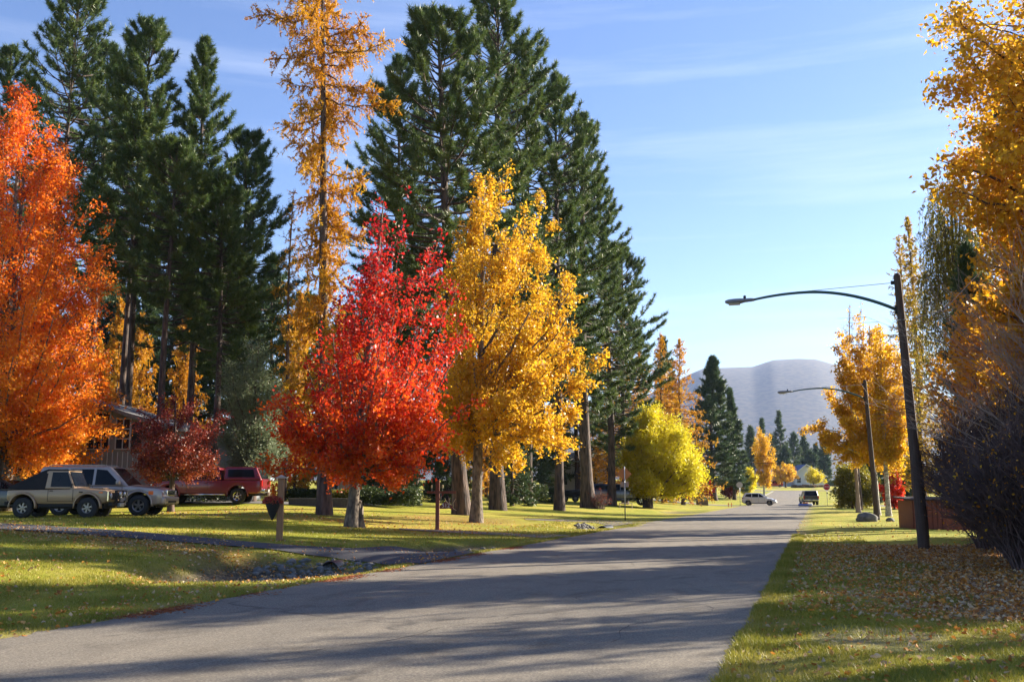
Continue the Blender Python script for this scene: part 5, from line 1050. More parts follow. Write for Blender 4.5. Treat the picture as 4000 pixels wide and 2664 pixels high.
def hatch(name, label, cat, p, rz, P, L=4.3, W=1.74, H=1.60, suv=False):
    t = thing(name, label, cat, p, rz); xf, xr_ = L*.31, -L*.31; zb, zr = (1.0, H-.02); wb, wr = W/2-.05, W/2-.20
    loft_body('body', L, W, ([-L/2, -L*.3, L*.16, L*.38, L/2-.04, L/2], [.88, 1.03, 1.02, .86, .66, .58]) if not suv else ([-L/2, L*.2, L*.24, L/2-.1, L/2], [1.03, 1.05, 1.05, .96, .90]), ([-L/2, -L*.42, L*.42, L/2], [.40, .26, .26, .34]), [(xf, .37, .33), (xr_, .37, .33)], P, t, crown=.04, boxy=.7 if suv else 0)
    chassis(t, -L*.42, L*.42, .55, .20, .6)
    for x in (xf, xr_):
        for s in (-1, 1): wheel(t, x, s*(W/2-.12), .33, .21, s, .20, M['alloy'], 5)
    a = (-L*.49, -L*.40, L*.02, L*.27) if not suv else (-L*.48, -L*.46, L*.08, L*.2)
    cabin('cabin', *a, zb-.04, zr, wb, wr, P, t, .10)
    z1, z2 = zb+.05, zr-.10
    side_panel('front_window', [(L*.01, z1), (L*.17, z1), (L*.04, z2-.02), (L*.01, z2)], zb-.04, zr, wb, wr, M['glass'], t)
    side_panel('middle_window', [(-L*.19, z1), (-L*.01, z1), (-L*.01, z2), (-L*.19, z2)], zb-.04, zr, wb, wr, M['glass'], t)
    side_panel('quarter_window', [(-L*.40, z1+.06), (-L*.21, z1), (-L*.21, z2), (-L*.36, z2-.04)], zb-.04, zr, wb, wr, M['glass'], t)
    end_panel('windshield', a[3], a[2], zb-.04, zr, wb, wr, .08, .92, M['glass'], t, 1, .08); end_panel('tailgate_window', a[0], a[1], zb-.04, zr, wb, wr, .3, .9, M['glass'], t, -1, .12)
    for s in (-1, 1):
        bx('headlight', (L*.415, s*(W/2-.20)-.10, .62), (L*.485, s*(W/2-.20)+.10, .78), LENS, t, bevel=.04); bx('taillight', (-L*.495, s*(W/2-.12)-.06, .75), (-L*.46, s*(W/2-.12)+.07, .98), REDL, t, bevel=.02)
        bx('mirror', (L*.14, s*(W/2+.06)-.08, 1.02), (L*.17, s*(W/2+.06)+.06, 1.16), P, t, bevel=.03)
    seam(t, [((L*.18, .36), (L*.18, 1.0)), ((0, .30), (0, 1.02)), ((-L*.2, .36), (-L*.2, 1.02))], W/2-.002); bx('front_bumper', (L/2-.10, -W*.42, .28), (L/2+.06, W*.42, .52), P, t, bevel=.06)
    bx('grille', (L/2-.03, -.35, .50), (L/2+.02, .35, .60), M['dark'], t, bevel=.01)
    return t
q = D(2965, 129); q = (q[0], q[1], q[2]+.02); hatch('white_wagon', 'silver-white compact wagon crossing the street from the left', 'car', q, math.radians(-3), P_WHITE)
q = D(3027, 268); hatch('small_red_suv', 'red boxy sport utility car parked by the white house', 'car', q, math.radians(188), P_SRED, 4.4, 1.8, 1.85, True)
q = D(2990, 272); hatch('white_car', 'white car behind the red one by the white house', 'car', q, math.radians(200), P_WHITE, 4.5, 1.8, 1.7, True)
q = D(30, 47); hatch('dark_car', 'dark car low in the shade behind the tan off-roader', 'car', q, math.radians(15), P_DARK, 4.4, 1.75, 1.5)
q = G(3146, 1977)
b = B(); 
for k, (x, y, z, s) in enumerate([(-.5, 0, .14, .30), (0, .05, .16, .34), (.5, -.05, .14, .30), (.0, 0, .30, .25)]): b.lathe([(.02, -s), (s*.7, -s*.7), (s, -.1*s), (s*.85, s*.5), (s*.4, s*.8), (.02, s*.86)], 12, 1 if k == 3 else (0 if k != 2 else 2), 'z', (x, y, z))
t = thing('tarp_bundle', 'low blue and white bundle with an orange top on the road behind the charcoal pickup', 'bundle', q); 
b = B(); b.box((-.85, -.4, .03), (.75, .4, .30)); b.build('blue_tarp', pbr('blue_tarp', (.12, .20, .55), .5), t, bevel=.12)
b = B(); b.box((.3, -.42, .05), (.85, .38, .33)); b.build('white_sack', pbr('white_sack', (.65, .68, .75), .6), t, bevel=.13)
b = B(); b.box((-.35, -.25, .28), (.35, .25, .46)); b.build('orange_cloth', pbr('orange_cloth', (.70, .25, .05), .6), t, bevel=.08)

# ------------------------------------------------------------------ street furniture
def culvert(label, x, y, z, r, ln):
    t = thing('culvert_pipe', label, 'pipe', (x, y, z), 0)
    b = B(); n = 26; V = []
    prof = [(r*1.0+(.012 if i % 2 else 0), i*.06) for i in range(int(ln/.06))]
    b.lathe(prof+[(r*.94, prof[-1][1]), (r*.94, 0), (r, 0)], n, 0, 'y', caps=False); b.build('pipe', pbr('dark_plastic_pipe', (.02, .02, .022), .5), t, smooth=True)
    b = B(); b.lathe([(r*.93, ln*.7), (.01, ln*.7)], 20, 0, 'y', caps=False); b.build('pipe_depth', M['dark'], t)
culvert('black ribbed culvert mouth among grey rocks under the near driveway', -11.75, 23.15, -.34, .25, 2.4)
culvert('black culvert mouth beside tan rocks under the far driveway', -10.7, 51.6, -.42, .33, 2.4)
# timber post with a hanging planter
p = G(1091, 2110); t = thing('timber_post', 'square stained timber post with a wide cap by the driveway', 'post', p, math.radians(23)); hp = ztop(p, 1868)-p[2]
b = B(); b.box((-.09, -.09, -.2), (.09, .09, hp)); b.build('post', M['wood'], t, bevel=.012)
b = B(); b.box((-.15, -.15, hp), (.15, .15, hp+.035)); b.add([(-.13, -.13, hp+.035), (.13, -.13, hp+.035), (.13, .13, hp+.035), (-.13, .13, hp+.035), (0, 0, hp+.11)], [(0, 1, 4), (1, 2, 4), (2, 3, 4), (3, 0, 4)]); b.build('post_cap', pbr('pale_cap', (.42, .30, .24), .6), t)
hz_ = ztop(p, 1955)-p[2]; pl = thing('hanging_planter', 'black cone planter of faded red flowers hung on the timber post', 'planter', (p[0]-.16, p[1]-.17, p[2]+hz_))
b = B(); b.lathe([(.02, -.56), (.10, -.40), (.19, -.16), (.25, 0), (.23, 0), (.17, -.10), (.02, -.12)], 18, 0, caps=False); b.build('cone_basket', M['dark'], pl, smooth=True)
b = B(); b.tube([(.06, .05, 0), (.13, .12, .30)], .008, 6); b.build('hanger', M['dark'], pl)
rng = np.random.default_rng(3); n = 900; th = rng.uniform(0, 2*PI, n); r_ = .30*np.sqrt(rng.random(n)); C = np.stack([np.cos(th)*r_, np.sin(th)*r_, .02+rng.uniform(0, .17, n)*(1-r_/.4)-(r_ > .24)*.12*rng.random(n)], -1)
v, f = leafquads(rng, C, .06); mesh('flowers', v, [f], leafmat('flower_red', [(.30, .03, .02), (.45, .05, .05), (.42, .16, .04)], .3), tint=rng.random(n), parent=pl)
n = 160; C = np.stack([rng.normal(.02, .05, n), rng.normal(.0, .05, n), rng.uniform(.15, .50, n)], -1); v, f = leafquads(rng, C, .07); mesh('tall_stems', v, [f], M['orange'], tint=rng.random(n), parent=pl)
# house number post
def text(name, body, size, loc, rot, mat, par, ext=.006):
    c = bpy.data.curves.new(name, 'FONT'); c.body = body; c.size = size; c.extrude = ext; c.align_x = 'CENTER'; c.align_y = 'CENTER'
    o = bpy.data.objects.new(name, c); col.objects.link(o); dg = bpy.context.evaluated_depsgraph_get(); me = bpy.data.meshes.new_from_object(o.evaluated_get(dg)); bpy.data.objects.remove(o)
    o = bpy.data.objects.new(name, me); col.objects.link(o); me.materials.clear(); me.materials.append(mat); o.parent = par; o.location = loc; o.rotation_euler = rot; return o
p = G(1708, 2070); S = sc_at(p); hp = (2070-1878)/S; t = thing('number_post', 'red-brown cross post carrying the house number board', 'signpost', p, YAW)
b = B(); b.box((-.075, -.075, -.2), (.075, .075, hp)); b.build('post', M['woodred'], t, bevel=.01)
zb_ = (2070-1925)/S; b = B(); b.box((-.42, -.118, zb_-.045), (.72, -.078, zb_+.045)); b.build('crossbar', M['woodred'], t, bevel=.006)
b = B(); b.tube([(.05, -.05, zb_-.32), (.24, -.05, zb_-.04)], .022, 6); b.build('brace', M['woodred'], t)
for x in (-.22, .20):
    b = B(); b.tube([(x, -.095, zb_+.045), (x, -.095, zb_+.16)], .010, 6); l_ = b.build('light_stem', M['steel'], t); b = B(); b.lathe([(.030, zb_+.16), (.036, zb_+.19), (.036, zb_+.26), (.02, zb_+.285)], 10, 0, 'z', (x, -.095, 0)); b.build('small_lamp', pbr('cream_cap', (.75, .62, .30), .5), t)
bd = B(); zc_ = (2070-1973)/S; pts = [(.09, -.10), (.09, -.02), (.20, .03), (.30, .08), (.42, .06), (.50, .00), (.58, -.02), (.62, -.08), (.66, -.14), (.58, -.12), (.46, -.09), (.30, -.10)]
bd.prism([(x, zc_+z*1.55) for x, z in pts], .02, 0, 'xz', -.09); bd.build('number_board', M['woodred'], t)
text('house_number', '512', .21, (.33, -.094, zc_-.03), (PI/2, 0, 0), pbr('white_digits', (.75, .72, .68), .6), t)
for k, cv in enumerate([[(.42, .06), (.34, .14), (.30, .26)], [(.55, -.02), (.46, .06), (.45, .26)], [(.62, -.08), (.61, .06), (.72, .24)], [(.60, -.08), (.64, -.16), (.75, -.22)]]):
    b = B(); b.tube([(x, -.10, zc_+z) for x, z in cv], [.014, .012, .006], 6); b.build('antler_tine', pbr('antler', (.52, .38, .22), .6), t, smooth=True)
for x in (.14, .60):
    b = B(); b.tube([(x, -.10, zb_-.04), (x, -.10, zc_+(.0 if x < .3 else -.03))], .005, 5); b.build('hanging_chain', M['steel'], t)
# traffic signs
def sign(name, label, u, v, vt, shape, size, face_away, matf, extra=None, z2=None, dep=None, txt=None):
    p = G(u, v) if dep is None else D(u, dep); h = ztop(p, vt)-p[2]; t = thing(name, label, 'road sign', p, 0)
    b = B(); b.tube([(0, 0, -.2), (0, 0, h)], .032, 8); b.build('pole', M['steel'], t, smooth=True)
    n, a0 = (4, 0) if shape == 'diamond' else (8, PI/8); yy = .045 if face_away else -.065
    pts = [(size/2*math.cos(a0+2*PI*i/n)*(1.0 if n == 4 else 1.08), h-size*.5+size/2*math.sin(a0+2*PI*i/n)*(1.0 if n == 4 else 1.08)) for i in range(n)]
    b = B(); b.prism(pts, .012, 0, 'xz', yy); pb = b.build('plate', matf, t)
    if z2: b = B(); b.box((-z2[0]/2, yy-.0, h-size-.02-z2[1]), (z2[0]/2, yy+.012, h-size-.02)); b.build('sub_plate', z2[2], t)
    if txt:
        b = B(); q_ = [(x*1.0, z) for x, z in pts]; cz = h-size*.5; outl = [(x*1.0, z) for x, z in q_]; inn = [(x*.92, cz+(z-cz)*.92) for x, z in q_]; V = [(x, yy-.004, z) for x, z in outl+inn]; b.add(V, [(i, (i+1) % 8, (i+1) % 8+8, i+8) for i in range(8)]); b.build('border', pbr('sign_white', (.75, .75, .75), .5), t)
        text('lettering', txt, size*.36, (0, yy-.006, h-size*.5), (PI/2, 0, 0), pbr('sign_letters', (.8, .8, .8), .5), t, .002)
    return t
t = sign('warning_sign', 'back of an orange-brown diamond sign with a small plate below, on a steel pole', 2442, 2033, 1822, 'diamond', .86, False, pbr('sign_back_brown', (.42, .17, .05), .6), z2=(.46, .30, pbr('plate_back', (.34, .26, .22), .6))); t.rotation_euler = (0, 0, math.radians(12))
for ch in t.children:
    if 'pole' in ch.name: ch.location = (0, -.12, 0)
sign('stop_sign', 'grey back of an octagonal sign on the left of the crossing', 2890, 1962, 1882, 'oct', .75, False, pbr('sign_back_grey', (.45, .46, .47), .5, .3), dep=126)
sign('stop_sign', 'red octagonal STOP sign on the right of the crossing', 3230, 1972, 1889, 'oct', .80, False, pbr('stop_red', (.55, .012, .02), .45), dep=124, txt='STOP')
# street lamps
def lamp():
    p = G(3610, 2145); t = thing('street_lamp', '', 'street lamp', p, 0); H = ztop(p, 1075)-p[2]; S = sc_at(p)
    lx = -.28
    X = lambda z: lx*z/H
    b = B(); b.tube([(X(z), 0, z) for z in (-.3, H*.3, H*.6, H)], [.16, .145, .125, .10], 14); b.tube([(X(H), 0, H), (X(H), 0, H+.07)], [.11, .05], 14); b.build('pole', M['woodpole'], t, smooth=False)
    za = ztop(p, 1205)-p[2]; z_pk = ztop(p, 1120)-p[2]; z_h = z_pk-.05
    x0 = X(za)-.13; AL = 4.0
    pts = []; 
    for i in range(22):
        s = i/21; pts.append((x0-AL*s, 0, za+ (z_pk-za)*(1-(1-s/.62)**2) if s < .62 else z_pk-(z_pk-za)*.42*((s-.62)/.38)**2*.55))
    b = B(); b.tube(pts, np.linspace(.050, .036, 22), 10); b.build('arm', M['greensteel'], t, smooth=True)
    e = pts[-1]; b = B(); b.box((x0-.02, -.06, za-.14), (x0+.05, .06, za+.10)); b.build('bracket', M['dark'], t, bevel=.01)
    # cobra head
    hx, hz = e[0], e[2]; b = B(); V = []; st = [(.06, .05, .05, .0), (-.06, .075, .065, 0), (-.22, .085, .07, -.01), (-.34, .13, .09, -.02), (-.52, .17, .10, -.03), (-.70, .15, .085, -.03), (-.80, .07, .04, -.02)]
    for dx, wy, hz2, dz in st:
        for i in range(12):
            a = 2*PI*i/12; V.append((hx+dx, wy*math.cos(a), hz+dz+hz2*(math.sin(a) if math.sin(a) > 0 else .7*math.sin(a))))
    k = 12; F = [(i*k+j, i*k+(j+1) % k, (i+1)*k+(j+1) % k, (i+1)*k+j) for i in range(len(st)-1) for j in range(k)]+[tuple(range(k-1, -1, -1)), tuple(range((len(st)-1)*k, len(st)*k))]
    b.add(V, F); hd = b.build('lamp_head', pbr('lamp_grey', (.22, .23, .27), .5, .4), t, smooth=True)
    b = B(); b.box((hx-.70, -.12, hz-.115), (hx-.36, .12, hz-.07)); b.build('lens', pbr('lamp_lens', (.45, .42, .36), .3), hd, bevel=.03)
    b = B(); b.lathe([(.04, hz+.05), (.04, hz+.14), (.02, hz+.15)], 10, 0, 'z', (hx-.22, 0, 0)); b.build('photocell', M['dark'], hd)
    zt_ = H-.20; b = B(); b.tube([(X(zt_)-.1, 0, zt_), (pts[13][0], 0, pts[13][2]+.03)], .010, 6); b.build('brace_rod', M['steel'], t)
    b = B(); b.box((X(zt_)-.19, -.04, zt_-.05), (X(zt_)-.08, .04, zt_+.05)); b.build('rod_clamp', M['dark'], t)
    zc = za-.32; b = B(); b.tube([(X(zc)+.15*math.cos(a), .15*math.sin(a), zc+.02*math.sin(a)) for a in np.linspace(0, 2*PI, 17)], .012, 6, cap=False); b.build('cable_ring', M['steel'], t)
    b = B(); b.tube([(X(zc)+.15, 0, zc), (.9, .1, zc+.22), (1.9, .2, zc+1.25)], .010, 5); b.build('service_cable', M['steel'], t)
    b = B(); b.tube([(X(z)+.12*(1-.3*z/H)+.03, -.03, z) for z in (.3, 2.6)], .02, 6); b.build('ground_wire_guard', M['dark'], t)
    return t
L1 = lamp(); L1['label'] = 'near wooden street lamp pole with a long curved green arm over the road'
p = G(3427, 2030); L2 = dup(L1, p, label='second wooden street lamp pole with curved arm in front of the yellow aspens'); L2.scale = (1.02, 1, 1.04)
p = (3.9, 99., float(g(3.9, 99))); dup(L1, p, label='third street lamp, its arm tip just showing past the aspen leaves'); 
L1['group'] = 'street lamps along the right side'
for o in bpy.data.objects:
    if o.name.startswith('street_lamp'): o['group'] = 'street lamps along the right side'
# overhead cables over the crossing
def cable(label, a, b_, sag, r=.035):
    P_ = [np.array(a)*(1-s)+np.array(b_)*s-np.array((0, 0, sag*4*s*(1-s))) for s in np.linspace(0, 1, 24)]; b = B(); b.tube(P_, r, 5); o = b.build('overhead_cable', M['rubber']); tag(o, label, 'cable', 'cables over the crossing')
pa = D(2500, 128); pb = D(3420, 118); za = ztop(pa, 1768); zb_ = ztop(pb, 1798)
cable('thicker overhead cable crossing the far street', (pa[0], pa[1], za-.4), (pb[0], pb[1], zb_+.5), .9)
cable('thin upper cable crossing the far street', (pa[0], pa[1], za+.3), (pb[0], pb[1], zb_+1.2), .7, .022)
# boulders on the right lawn
def boulder(label, u, v, sx, sy, sz, seed):
    import bmesh
    p = G(u, v); bm = bmesh.new(); bmesh.ops.create_icosphere(bm, subdivisions=3, radius=1); rr = np.random.default_rng(seed); ph = rr.uniform(0, 6, 6)
    for w_ in bm.verts:
        c = w_.co; k = 1+.12*math.sin(c.x*3+ph[0])*math.cos(c.y*4+ph[1])+.06*math.sin(c.z*7+ph[2]+c.x*5); c.x *= k*sx; c.y *= k*sy; c.z = c.z*k*sz
    me = bpy.data.meshes.new('boulder'); bm.to_mesh(me); bm.free(); me.materials.append(M['rock']); o = bpy.data.objects.new('boulder', me); col.objects.link(o); o.location = (p[0], p[1], p[2]+sz*.35); tag(o, label, 'boulder')
    me.polygons.foreach_set('use_smooth', [True]*len(me.polygons))
boulder('large dark boulder at the foot of the second lamp pole', 3388, 2036, .58, .5, .36, 1)
boulder('small flat dark stone on the lawn right of the large boulder', 3478, 2036, .22, .22, .16, 2)
# red outbuilding and picket fence on the right
p = D(3560, 43.5); pz = p[2]; t = thing('red_shed', 'low red-brown board shed behind the near lamp pole', 'shed', p, YAW-.1)
hh = ztop(p, 1968)-p[2]+.15
b = B(); b.box((0, 0, -.2), (2.6, 2.2, hh)); b.build('walls', M['woodred'], t)
for i in range(14): b = None
b = B()
for i in range(13): b.box((.02+i*.2, -.018, -.1), (.035+i*.2, -.002, hh-.02))
b.build('board_joints', pbr('board_gap', (.05, .015, .01), .9), t)
b = B(); b.add([(-.15, -.2, hh), (2.75, -.2, hh), (2.75, 2.4, hh+.1), (-.15, 2.4, hh+.1), (-.15, -.2, hh+.06), (2.75, -.2, hh+.06), (2.75, 2.4, hh+.16), (-.15, 2.4, hh+.16)], [(3, 2, 1, 0), (4, 5, 6, 7), (0, 1, 5, 4), (1, 2, 6, 5), (2, 3, 7, 6), (3, 0, 4, 7)]); b.build('roof', pbr('shed_roof', (.05, .03, .025), .9), t)
p = D(3690, 42); t = thing('picket_fence', 'small reddish picket fence at the foot of the dark bush', 'fence', p, YAW)
for i in range(11):
    b = B(); x = i*.22; b.add([(x, 0, -.1), (x+.08, 0, -.1), (x+.08, .02, -.1), (x, .02, -.1), (x, 0, .5), (x+.08, 0, .5), (x+.08, .02, .5), (x, .02, .5), (x+.04, .01, .57)], [(0, 1, 5, 4), (1, 2, 6, 5), (2, 3, 7, 6), (3, 0, 4, 7), (4, 5, 8), (5, 6, 8), (6, 7, 8), (7, 4, 8), (3, 2, 1, 0)]); b.build('picket', M['woodred'], t)
for z in (.12, .38): bx('rail', (-.05, .022, z), (2.4, .05, z+.06), M['woodred'], t, bevel=0)

# ------------------------------------------------------------------ houses
WG = pbr('grey_siding', (.20, .215, .235), .8, c2=(.16, .175, .19), nscale=1.2); WT = pbr('window_frame_white', (.42, .45, .50), .6); RF = pbr('shingle_grey', (.20, .20, .21), .9, c2=(.11, .11, .12), nscale=9, stretch=(1, 1, 4)); HG = pbr('house_glass', (.02, .025, .03), .08)
def win(par, x, z, w_, h_, y, nx_=2, nz_=3, fw=.06, fr=WT, mat=None):
    b = B(); b.box((x-fw, y-.05, z-fw), (x, y+.02, z+h_+fw)); b.box((x+w_, y-.05, z-fw), (x+w_+fw, y+.02, z+h_+fw)); b.box((x, y-.05, z-fw), (x+w_, y+.02, z)); b.box((x, y-.05, z+h_), (x+w_, y+.02, z+h_+fw))
    for i in range(1, nx_): b.box((x+w_*i/nx_-.025, y-.045, z), (x+w_*i/nx_+.025, y+.015, z+h_))
    for i in range(1, nz_): b.box((x, y-.04, z+h_*i/nz_-.025), (x+w_, y+.01, z+h_*i/nz_+.025))
    f = b.build('window', fr, par); b = B(); b.box((x, y-.012, z), (x+w_, y-.004, z+h_)); b.build('pane', HG, f)
def gable_roof(par, x0, x1, xa, y0, y1, ze, za, th=.22, ov=.5, mat=None):
    """ridge runs along y over xa"""
    for s, xe in ((-1, x0-ov), (1, x1+ov)):
        sl = (za-ze)/abs((x0 if s < 0 else x1)-xa); z_e = za-sl*abs(xe-xa)
        V = [(xa, y0-ov, za), (xe, y0-ov, z_e), (xe, y1+ov, z_e), (xa, y1+ov, za)]; V += [(x, y, z+th) for x, y, z in V]
        b = B(); b.add(V, [(3, 2, 1, 0), (4, 5, 6, 7), (0, 1, 5, 4), (1, 2, 6, 5), (2, 3, 7, 6), (3, 0, 4, 7)]); b.build('roof', mat or RF, par)
p = D(180, 54); t = thing('grey_house', 'grey mid-century house with a low gable and tall grid windows behind the parked cars', 'house', p, YAW-.02); k = FPX/54.
ux = lambda u: (u-180)/k; vz = lambda v: ztop(p, v)-p[2]
b = B(); ze, za = vz(1662), vz(1535)
b.add([(ux(-250), 0, -.4), (ux(600), 0, -.4), (ux(600), 0, ze), (ux(180), 0, za), (ux(-250), 0, ze), (ux(-250), 9, -.4), (ux(600), 9, -.4), (ux(600), 9, ze), (ux(180), 9, za), (ux(-250), 9, ze)], [(0, 1, 2, 3, 4), (9, 8, 7, 6, 5), (0, 5, 6, 1), (1, 6, 7, 2), (2, 7, 8, 3), (3, 8, 9, 4), (4, 9, 5, 0)]); b.build('walls', WG, t)
gable_roof(t, ux(-250), ux(600), ux(180), 0, 9, ze, za)
win(t, ux(445), vz(1752), ux(497)-ux(445), vz(1638)-vz(1752), -.03, 2, 3); win(t, ux(330), vz(1752), ux(415)-ux(330), vz(1610)-vz(1752), -.03, 3, 3); win(t, ux(180), vz(1752), ux(300)-ux(180), vz(1600)-vz(1752), -.03, 3, 3)
b = B()
for i in range(16): x = ux(330)+i*.28; b.box((x, -.03, vz(1830)), (x+.04, -.002, vz(1765)))
b.box((ux(320), -.06, vz(1835)), (ux(560), -.03, vz(1828))); b.build('battens', WT, t)
b = B(); b.box((ux(505), -.04, vz(1770)), (ux(545), -.002, vz(1650))); b.build('recess_shade', M['dark'], t)  # near-black slab on the wall stands in for the shade of a recess
win(t, ux(30), 0.1, 1.0, 2.0, -.03, 1, 1, fr=M['bark'])
p = D(600, 62); t = thing('grey_garage', 'lower grey wing behind the wine-red tree with a lean roof edge', 'house', p, YAW); k = FPX/62.; ux = lambda u: (u-600)/k; vz = lambda v: ztop(p, v)-p[2]
b = B(); b.box((0, 0, -.4), (ux(925), 6, vz(1700))); b.build('walls', WG, t)
b = B(); b.add([(-.2, -.6, vz(1702)), (ux(945), -.6, vz(1702)), (ux(945), 6.4, vz(1670)), (-.2, 6.4, vz(1670)), (-.2, -.6, vz(1692)), (ux(945), -.6, vz(1692)), (ux(945), 6.4, vz(1660)), (-.2, 6.4, vz(1660))], [(3, 2, 1, 0), (4, 5, 6, 7), (0, 1, 5, 4), (1, 2, 6, 5), (2, 3, 7, 6), (3, 0, 4, 7)]); b.build('roof', RF, t)
win(t, ux(640), .9, 1.1, 1.2, -.03, 2, 1); bx('door', (ux(760), -.06, -.1), (ux(760)+.95, -.003, 2.05), WT, t)
# tan house glimpsed behind the larch
TW = pbr('tan_siding', (.40, .32, .22), .8, c2=(.32, .25, .18), nscale=1)
def house(name, label, u0, u1, dep, vb, vw, vr, wall, roof, wins, seed=0, depth=7, rz=YAW, z0=None):
    p = D(u0, dep); t = thing(name, label, 'house', p, rz); k = FPX/dep; w_ = (u1-u0)/k; hw = ztop(p, vw)-p[2]; hr = ztop(p, vr)-p[2]
    b = B(); b.box((0, 0, -.4), (w_, depth, hw)); b.add([(0, 0, hw), (0, depth, hw), (0, depth/2, hr)], [(0, 1, 2)]); b.add([(w_, 0, hw), (w_, depth, hw), (w_, depth/2, hr)], [(0, 2, 1)]); b.build('walls', wall, t)
    for s, ye in ((-1, -.5), (1, depth+.5)):
        sl = (hr-hw)/(depth/2); ze = hr-sl*(depth/2+.5); V = [(-.4, depth/2, hr+.01), (w_+.4, depth/2, hr+.01), (w_+.4, ye, ze), (-.4, ye, ze)]; V += [(x, y, z+.18) for x, y, z in V]
        b = B(); b.add(V, [(3, 2, 1, 0), (4, 5, 6, 7), (0, 1, 5, 4), (1, 2, 6, 5), (2, 3, 7, 6), (3, 0, 4, 7)]); b.build('roof', roof, t)
    for x, z, a, c in wins: win(t, x, z, a, c, -.03, 2, 1)
    return t
house('tan_house', 'tan low house glimpsed between the trunks under the scarlet maple', 1240, 1560, 88, 1895, 1835, 1795, TW, RF, [(1.1, .8, .7, .9), (3.4, .8, 1.2, 1.1)])
house('pale_house', 'pale house wall with lattice seen between the pine trunks', 2140, 2385, 128, 1900, 1800, 1760, pbr('cream_siding', (.42, .43, .42), .8, c2=(.34, .35, .35)), RF, [(1.3, .9, 1.2, 1.1), (5.2, .9, 1.2, 1.1)])
house('rust_house', 'low rust-red house low behind the lime willow and the big spruce', 2700, 2800, 190, 1900, 1865, 1850, pbr('rust_siding', (.30, .09, .06), .8), RF, [(1.3, .9, 1.2, 1.1)])
# white house at the end of the street, gable to the camera
dp = 290.; p = D(3108, dp); k = FPX/dp; t = thing('white_house', 'white gabled house with a blue roof at the end of the street', 'house', p, YAW-.03); ux = lambda u: (u-3108)/k; vz = lambda v: ztop(p, v)-p[2]
WW = pbr('white_siding', (.58, .56, .55), .8, c2=(.50, .49, .48), nscale=.5); BR = pbr('blue_shingle', (.07, .10, .24), .85, c2=(.05, .07, .17), nscale=3)
xa = ux(3152); ze, za = vz(1852), vz(1817)
b = B(); b.add([(0, 0, -.5), (ux(3225), 0, -.5), (ux(3225), 0, vz(1858)), (xa, 0, za), (0, 0, ze), (0, 10, -.5), (ux(3225), 10, -.5), (ux(3225), 10, vz(1858)), (xa, 10, za), (0, 10, ze)], [(0, 1, 2, 3, 4), (9, 8, 7, 6, 5), (0, 5, 6, 1), (1, 6, 7, 2), (2, 7, 8, 3), (3, 8, 9, 4), (4, 9, 5, 0)]); b.build('walls', WW, t)
for xe, zE in ((-.7, ze-.45), (ux(3225)+.7, vz(1858)-.45)):
    V = [(xa, -.6, za+.02), (xe, -.6, zE), (xe, 10.4, zE), (xa, 10.4, za+.02)]; V += [(x, y, z+.3) for x, y, z in V]; b = B(); b.add(V, [(3, 2, 1, 0), (4, 5, 6, 7), (0, 1, 5, 4), (1, 2, 6, 5), (2, 3, 7, 6), (3, 0, 4, 7)]); rf = b.build('roof', BR, t)
    V = [(xa, -.66, za+.02), (xe, -.66, zE), (xe, -.66, zE+.33), (xa, -.66, za+.35)]; V += [(x, -.61, z) for x, y, z in V]; b = B(); b.add(V, [(3, 2, 1, 0), (4, 5, 6, 7), (0, 1, 5, 4), (1, 2, 6, 5), (2, 3, 7, 6), (3, 0, 4, 7)]); b.build('bargeboard', pbr('bargeboard', (.62, .60, .58), .7), t)
win(t, ux(3115), 1.2, 1.1, 1.5, -.04, 1, 2); win(t, ux(3190), 1.2, 1.1, 1.3, -.04, 1, 2)
b = B(); b.box((ux(2975), 2.2, -.5), (-.02, 9, vz(1858))); b.build('side_wing', pbr('bluegrey_siding', (.36, .38, .44), .8), t)
b = B(); b.add([(ux(2970), 1.6, vz(1860)), (xa, 1.6, vz(1860)), (xa, 6, vz(1828)), (ux(2970), 6, vz(1828)), (ux(2970), 10, vz(1860)), (xa, 10, vz(1860))], [(0, 1, 2, 3), (3, 2, 5, 4), (0, 3, 4), (1, 5, 2), (4, 5, 1, 0)]); b.build('wing_roof', BR, t)
# low walls, boxes, rails
p = D(1128, 53); L_ = (1368-1128)/(FPX/53); t = thing('garden_wall', 'low dark block wall right of the red pickup', 'wall', p, YAW); b = B(); b.box((0, 0, -.3), (L_, .3, .30)); b.build('blocks', pbr('dark_block', (.07, .07, .075), .9, c2=(.04, .04, .045), bump=.01), t, bevel=.02); b = B(); b.box((-.03, -.03, .30), (L_+.03, .33, .36)); b.build('coping', pbr('dark_coping', (.10, .10, .11), .9), t)
p = D(2722, 121); b = B(); b.box((0, 0, -.3), (1.35, .9, .62)); o = b.build('utility_box', pbr('brown_box', (.14, .11, .09), .8), None, bevel=.03); o.location = p; o.rotation_euler = (0, 0, .25); tag(o, 'brown box-shaped bin on the lawn left of the silver-white wagon', 'box')
p = D(2418, 86); t = thing('low_rail', 'short pale wooden rail in front of the grey pickup', 'rail', p, YAW+.1); b = B(); b.tube([(0, 0, .42), (1.15, 0, .38)], .035, 6); b.build('bar', pbr('pale_rail', (.45, .36, .28), .7), t)
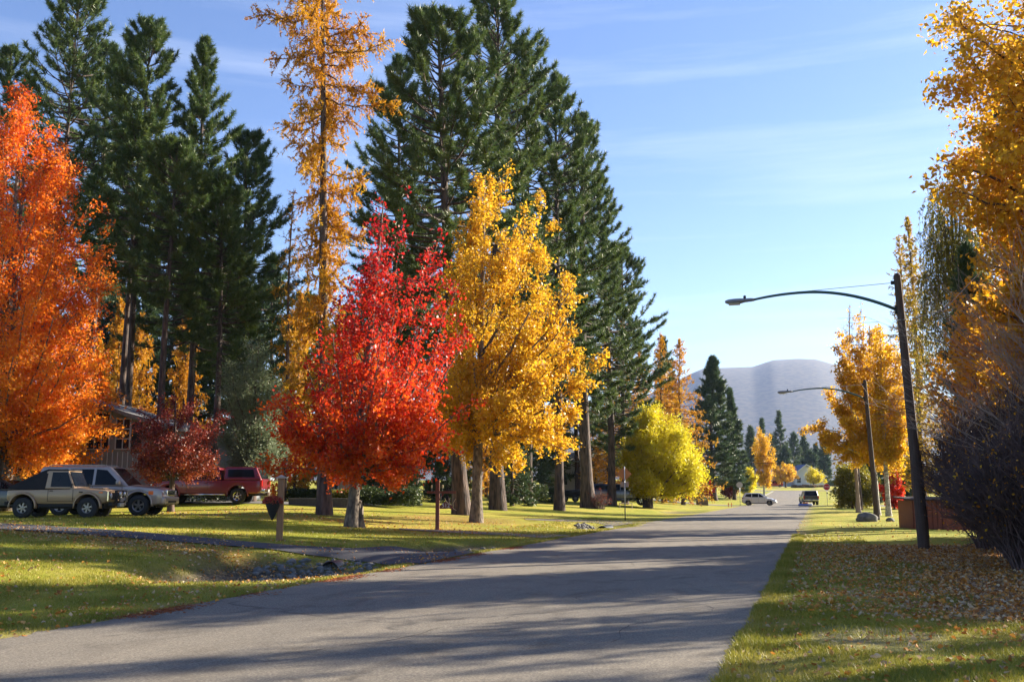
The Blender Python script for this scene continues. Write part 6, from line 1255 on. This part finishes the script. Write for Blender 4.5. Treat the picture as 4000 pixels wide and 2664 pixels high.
for x in (0.05, 1.12): b = B(); b.tube([(x, 0, -.1), (x, 0, .42)], .035, 6); b.build('leg', pbr('pale_rail_leg', (.45, .36, .28), .7), t)
for k_, (u, lb) in enumerate([(2846, 'orange marker stake left of the crossing'), (2858, 'second orange marker stake, right of the first')]):
    p = D(u-2, 117); b = B(); b.tube([(0, 0, -.1), (0, 0, .48)], .04, 6); b.tube([(-.10, 0, .33), (.10, 0, .33)], .03, 6); o = b.build('marker_stake', pbr('orange_marker', (.65, .12, .04), .6)); o.location = p; tag(o, lb, 'marker')
p = D(2227, 96); t = thing('flat_trailer', 'low black covered trailer between the pine trunks', 'trailer', p, YAW-.05)
b = B(); b.box((-2.2, 0, .55), (2.2, 2, 1.15)); b.build('cover', M['dark'], t, bevel=.12); b = B(); b.box((-2.3, .05, .42), (2.3, 1.95, .54)); b.tube([(2.3, 1, .48), (3.4, 1, .42)], .05, 6); b.build('bed', M['rubber'], t)
for x in (-.5, .5): wheel(t, x, -.06, .33, .2, -1, .18, M['alloy'])
p = D(2627, 122); b = B(); b.lathe([(.28, -.1), (.30, .1), (.42, .7), (.46, 1.15), (.40, 1.15), (.1, 1.0)], 14, caps=False); o = b.build('wrapped_shrub', pbr('pale_burlap', (.48, .44, .36), .9), smooth=True); o.location = p; tag(o, 'pale burlap-wrapped shrub under the lime willow crown', 'wrapped plant')
p = G(1387, 2056); t = thing('tree_stump', 'broken weathered stump leaning against the scarlet maple trunk', 'stump', (p[0]+.18, p[1]-.05, p[2]))
b = B(); rr = np.random.default_rng(4); V = []; 
for j, (z, r) in enumerate([(-.2, .26), (0, .22), (.3, .17), (.6, .15), (.8, .13), (.93, .09)]):
    for i in range(12): a = 2*PI*i/12; q_ = r*rr.uniform(.8, 1.25); V.append((q_*math.cos(a), q_*math.sin(a), z+(rr.uniform(-.12, .14) if j > 3 else 0)))
F = [(i*12+j, i*12+(j+1) % 12, (i+1)*12+(j+1) % 12, (i+1)*12+j) for i in range(5) for j in range(12)]+[tuple(range(60, 72))]; b.add(V, F); b.build('stump_wood', M['barkgrey'], t)
print('done')
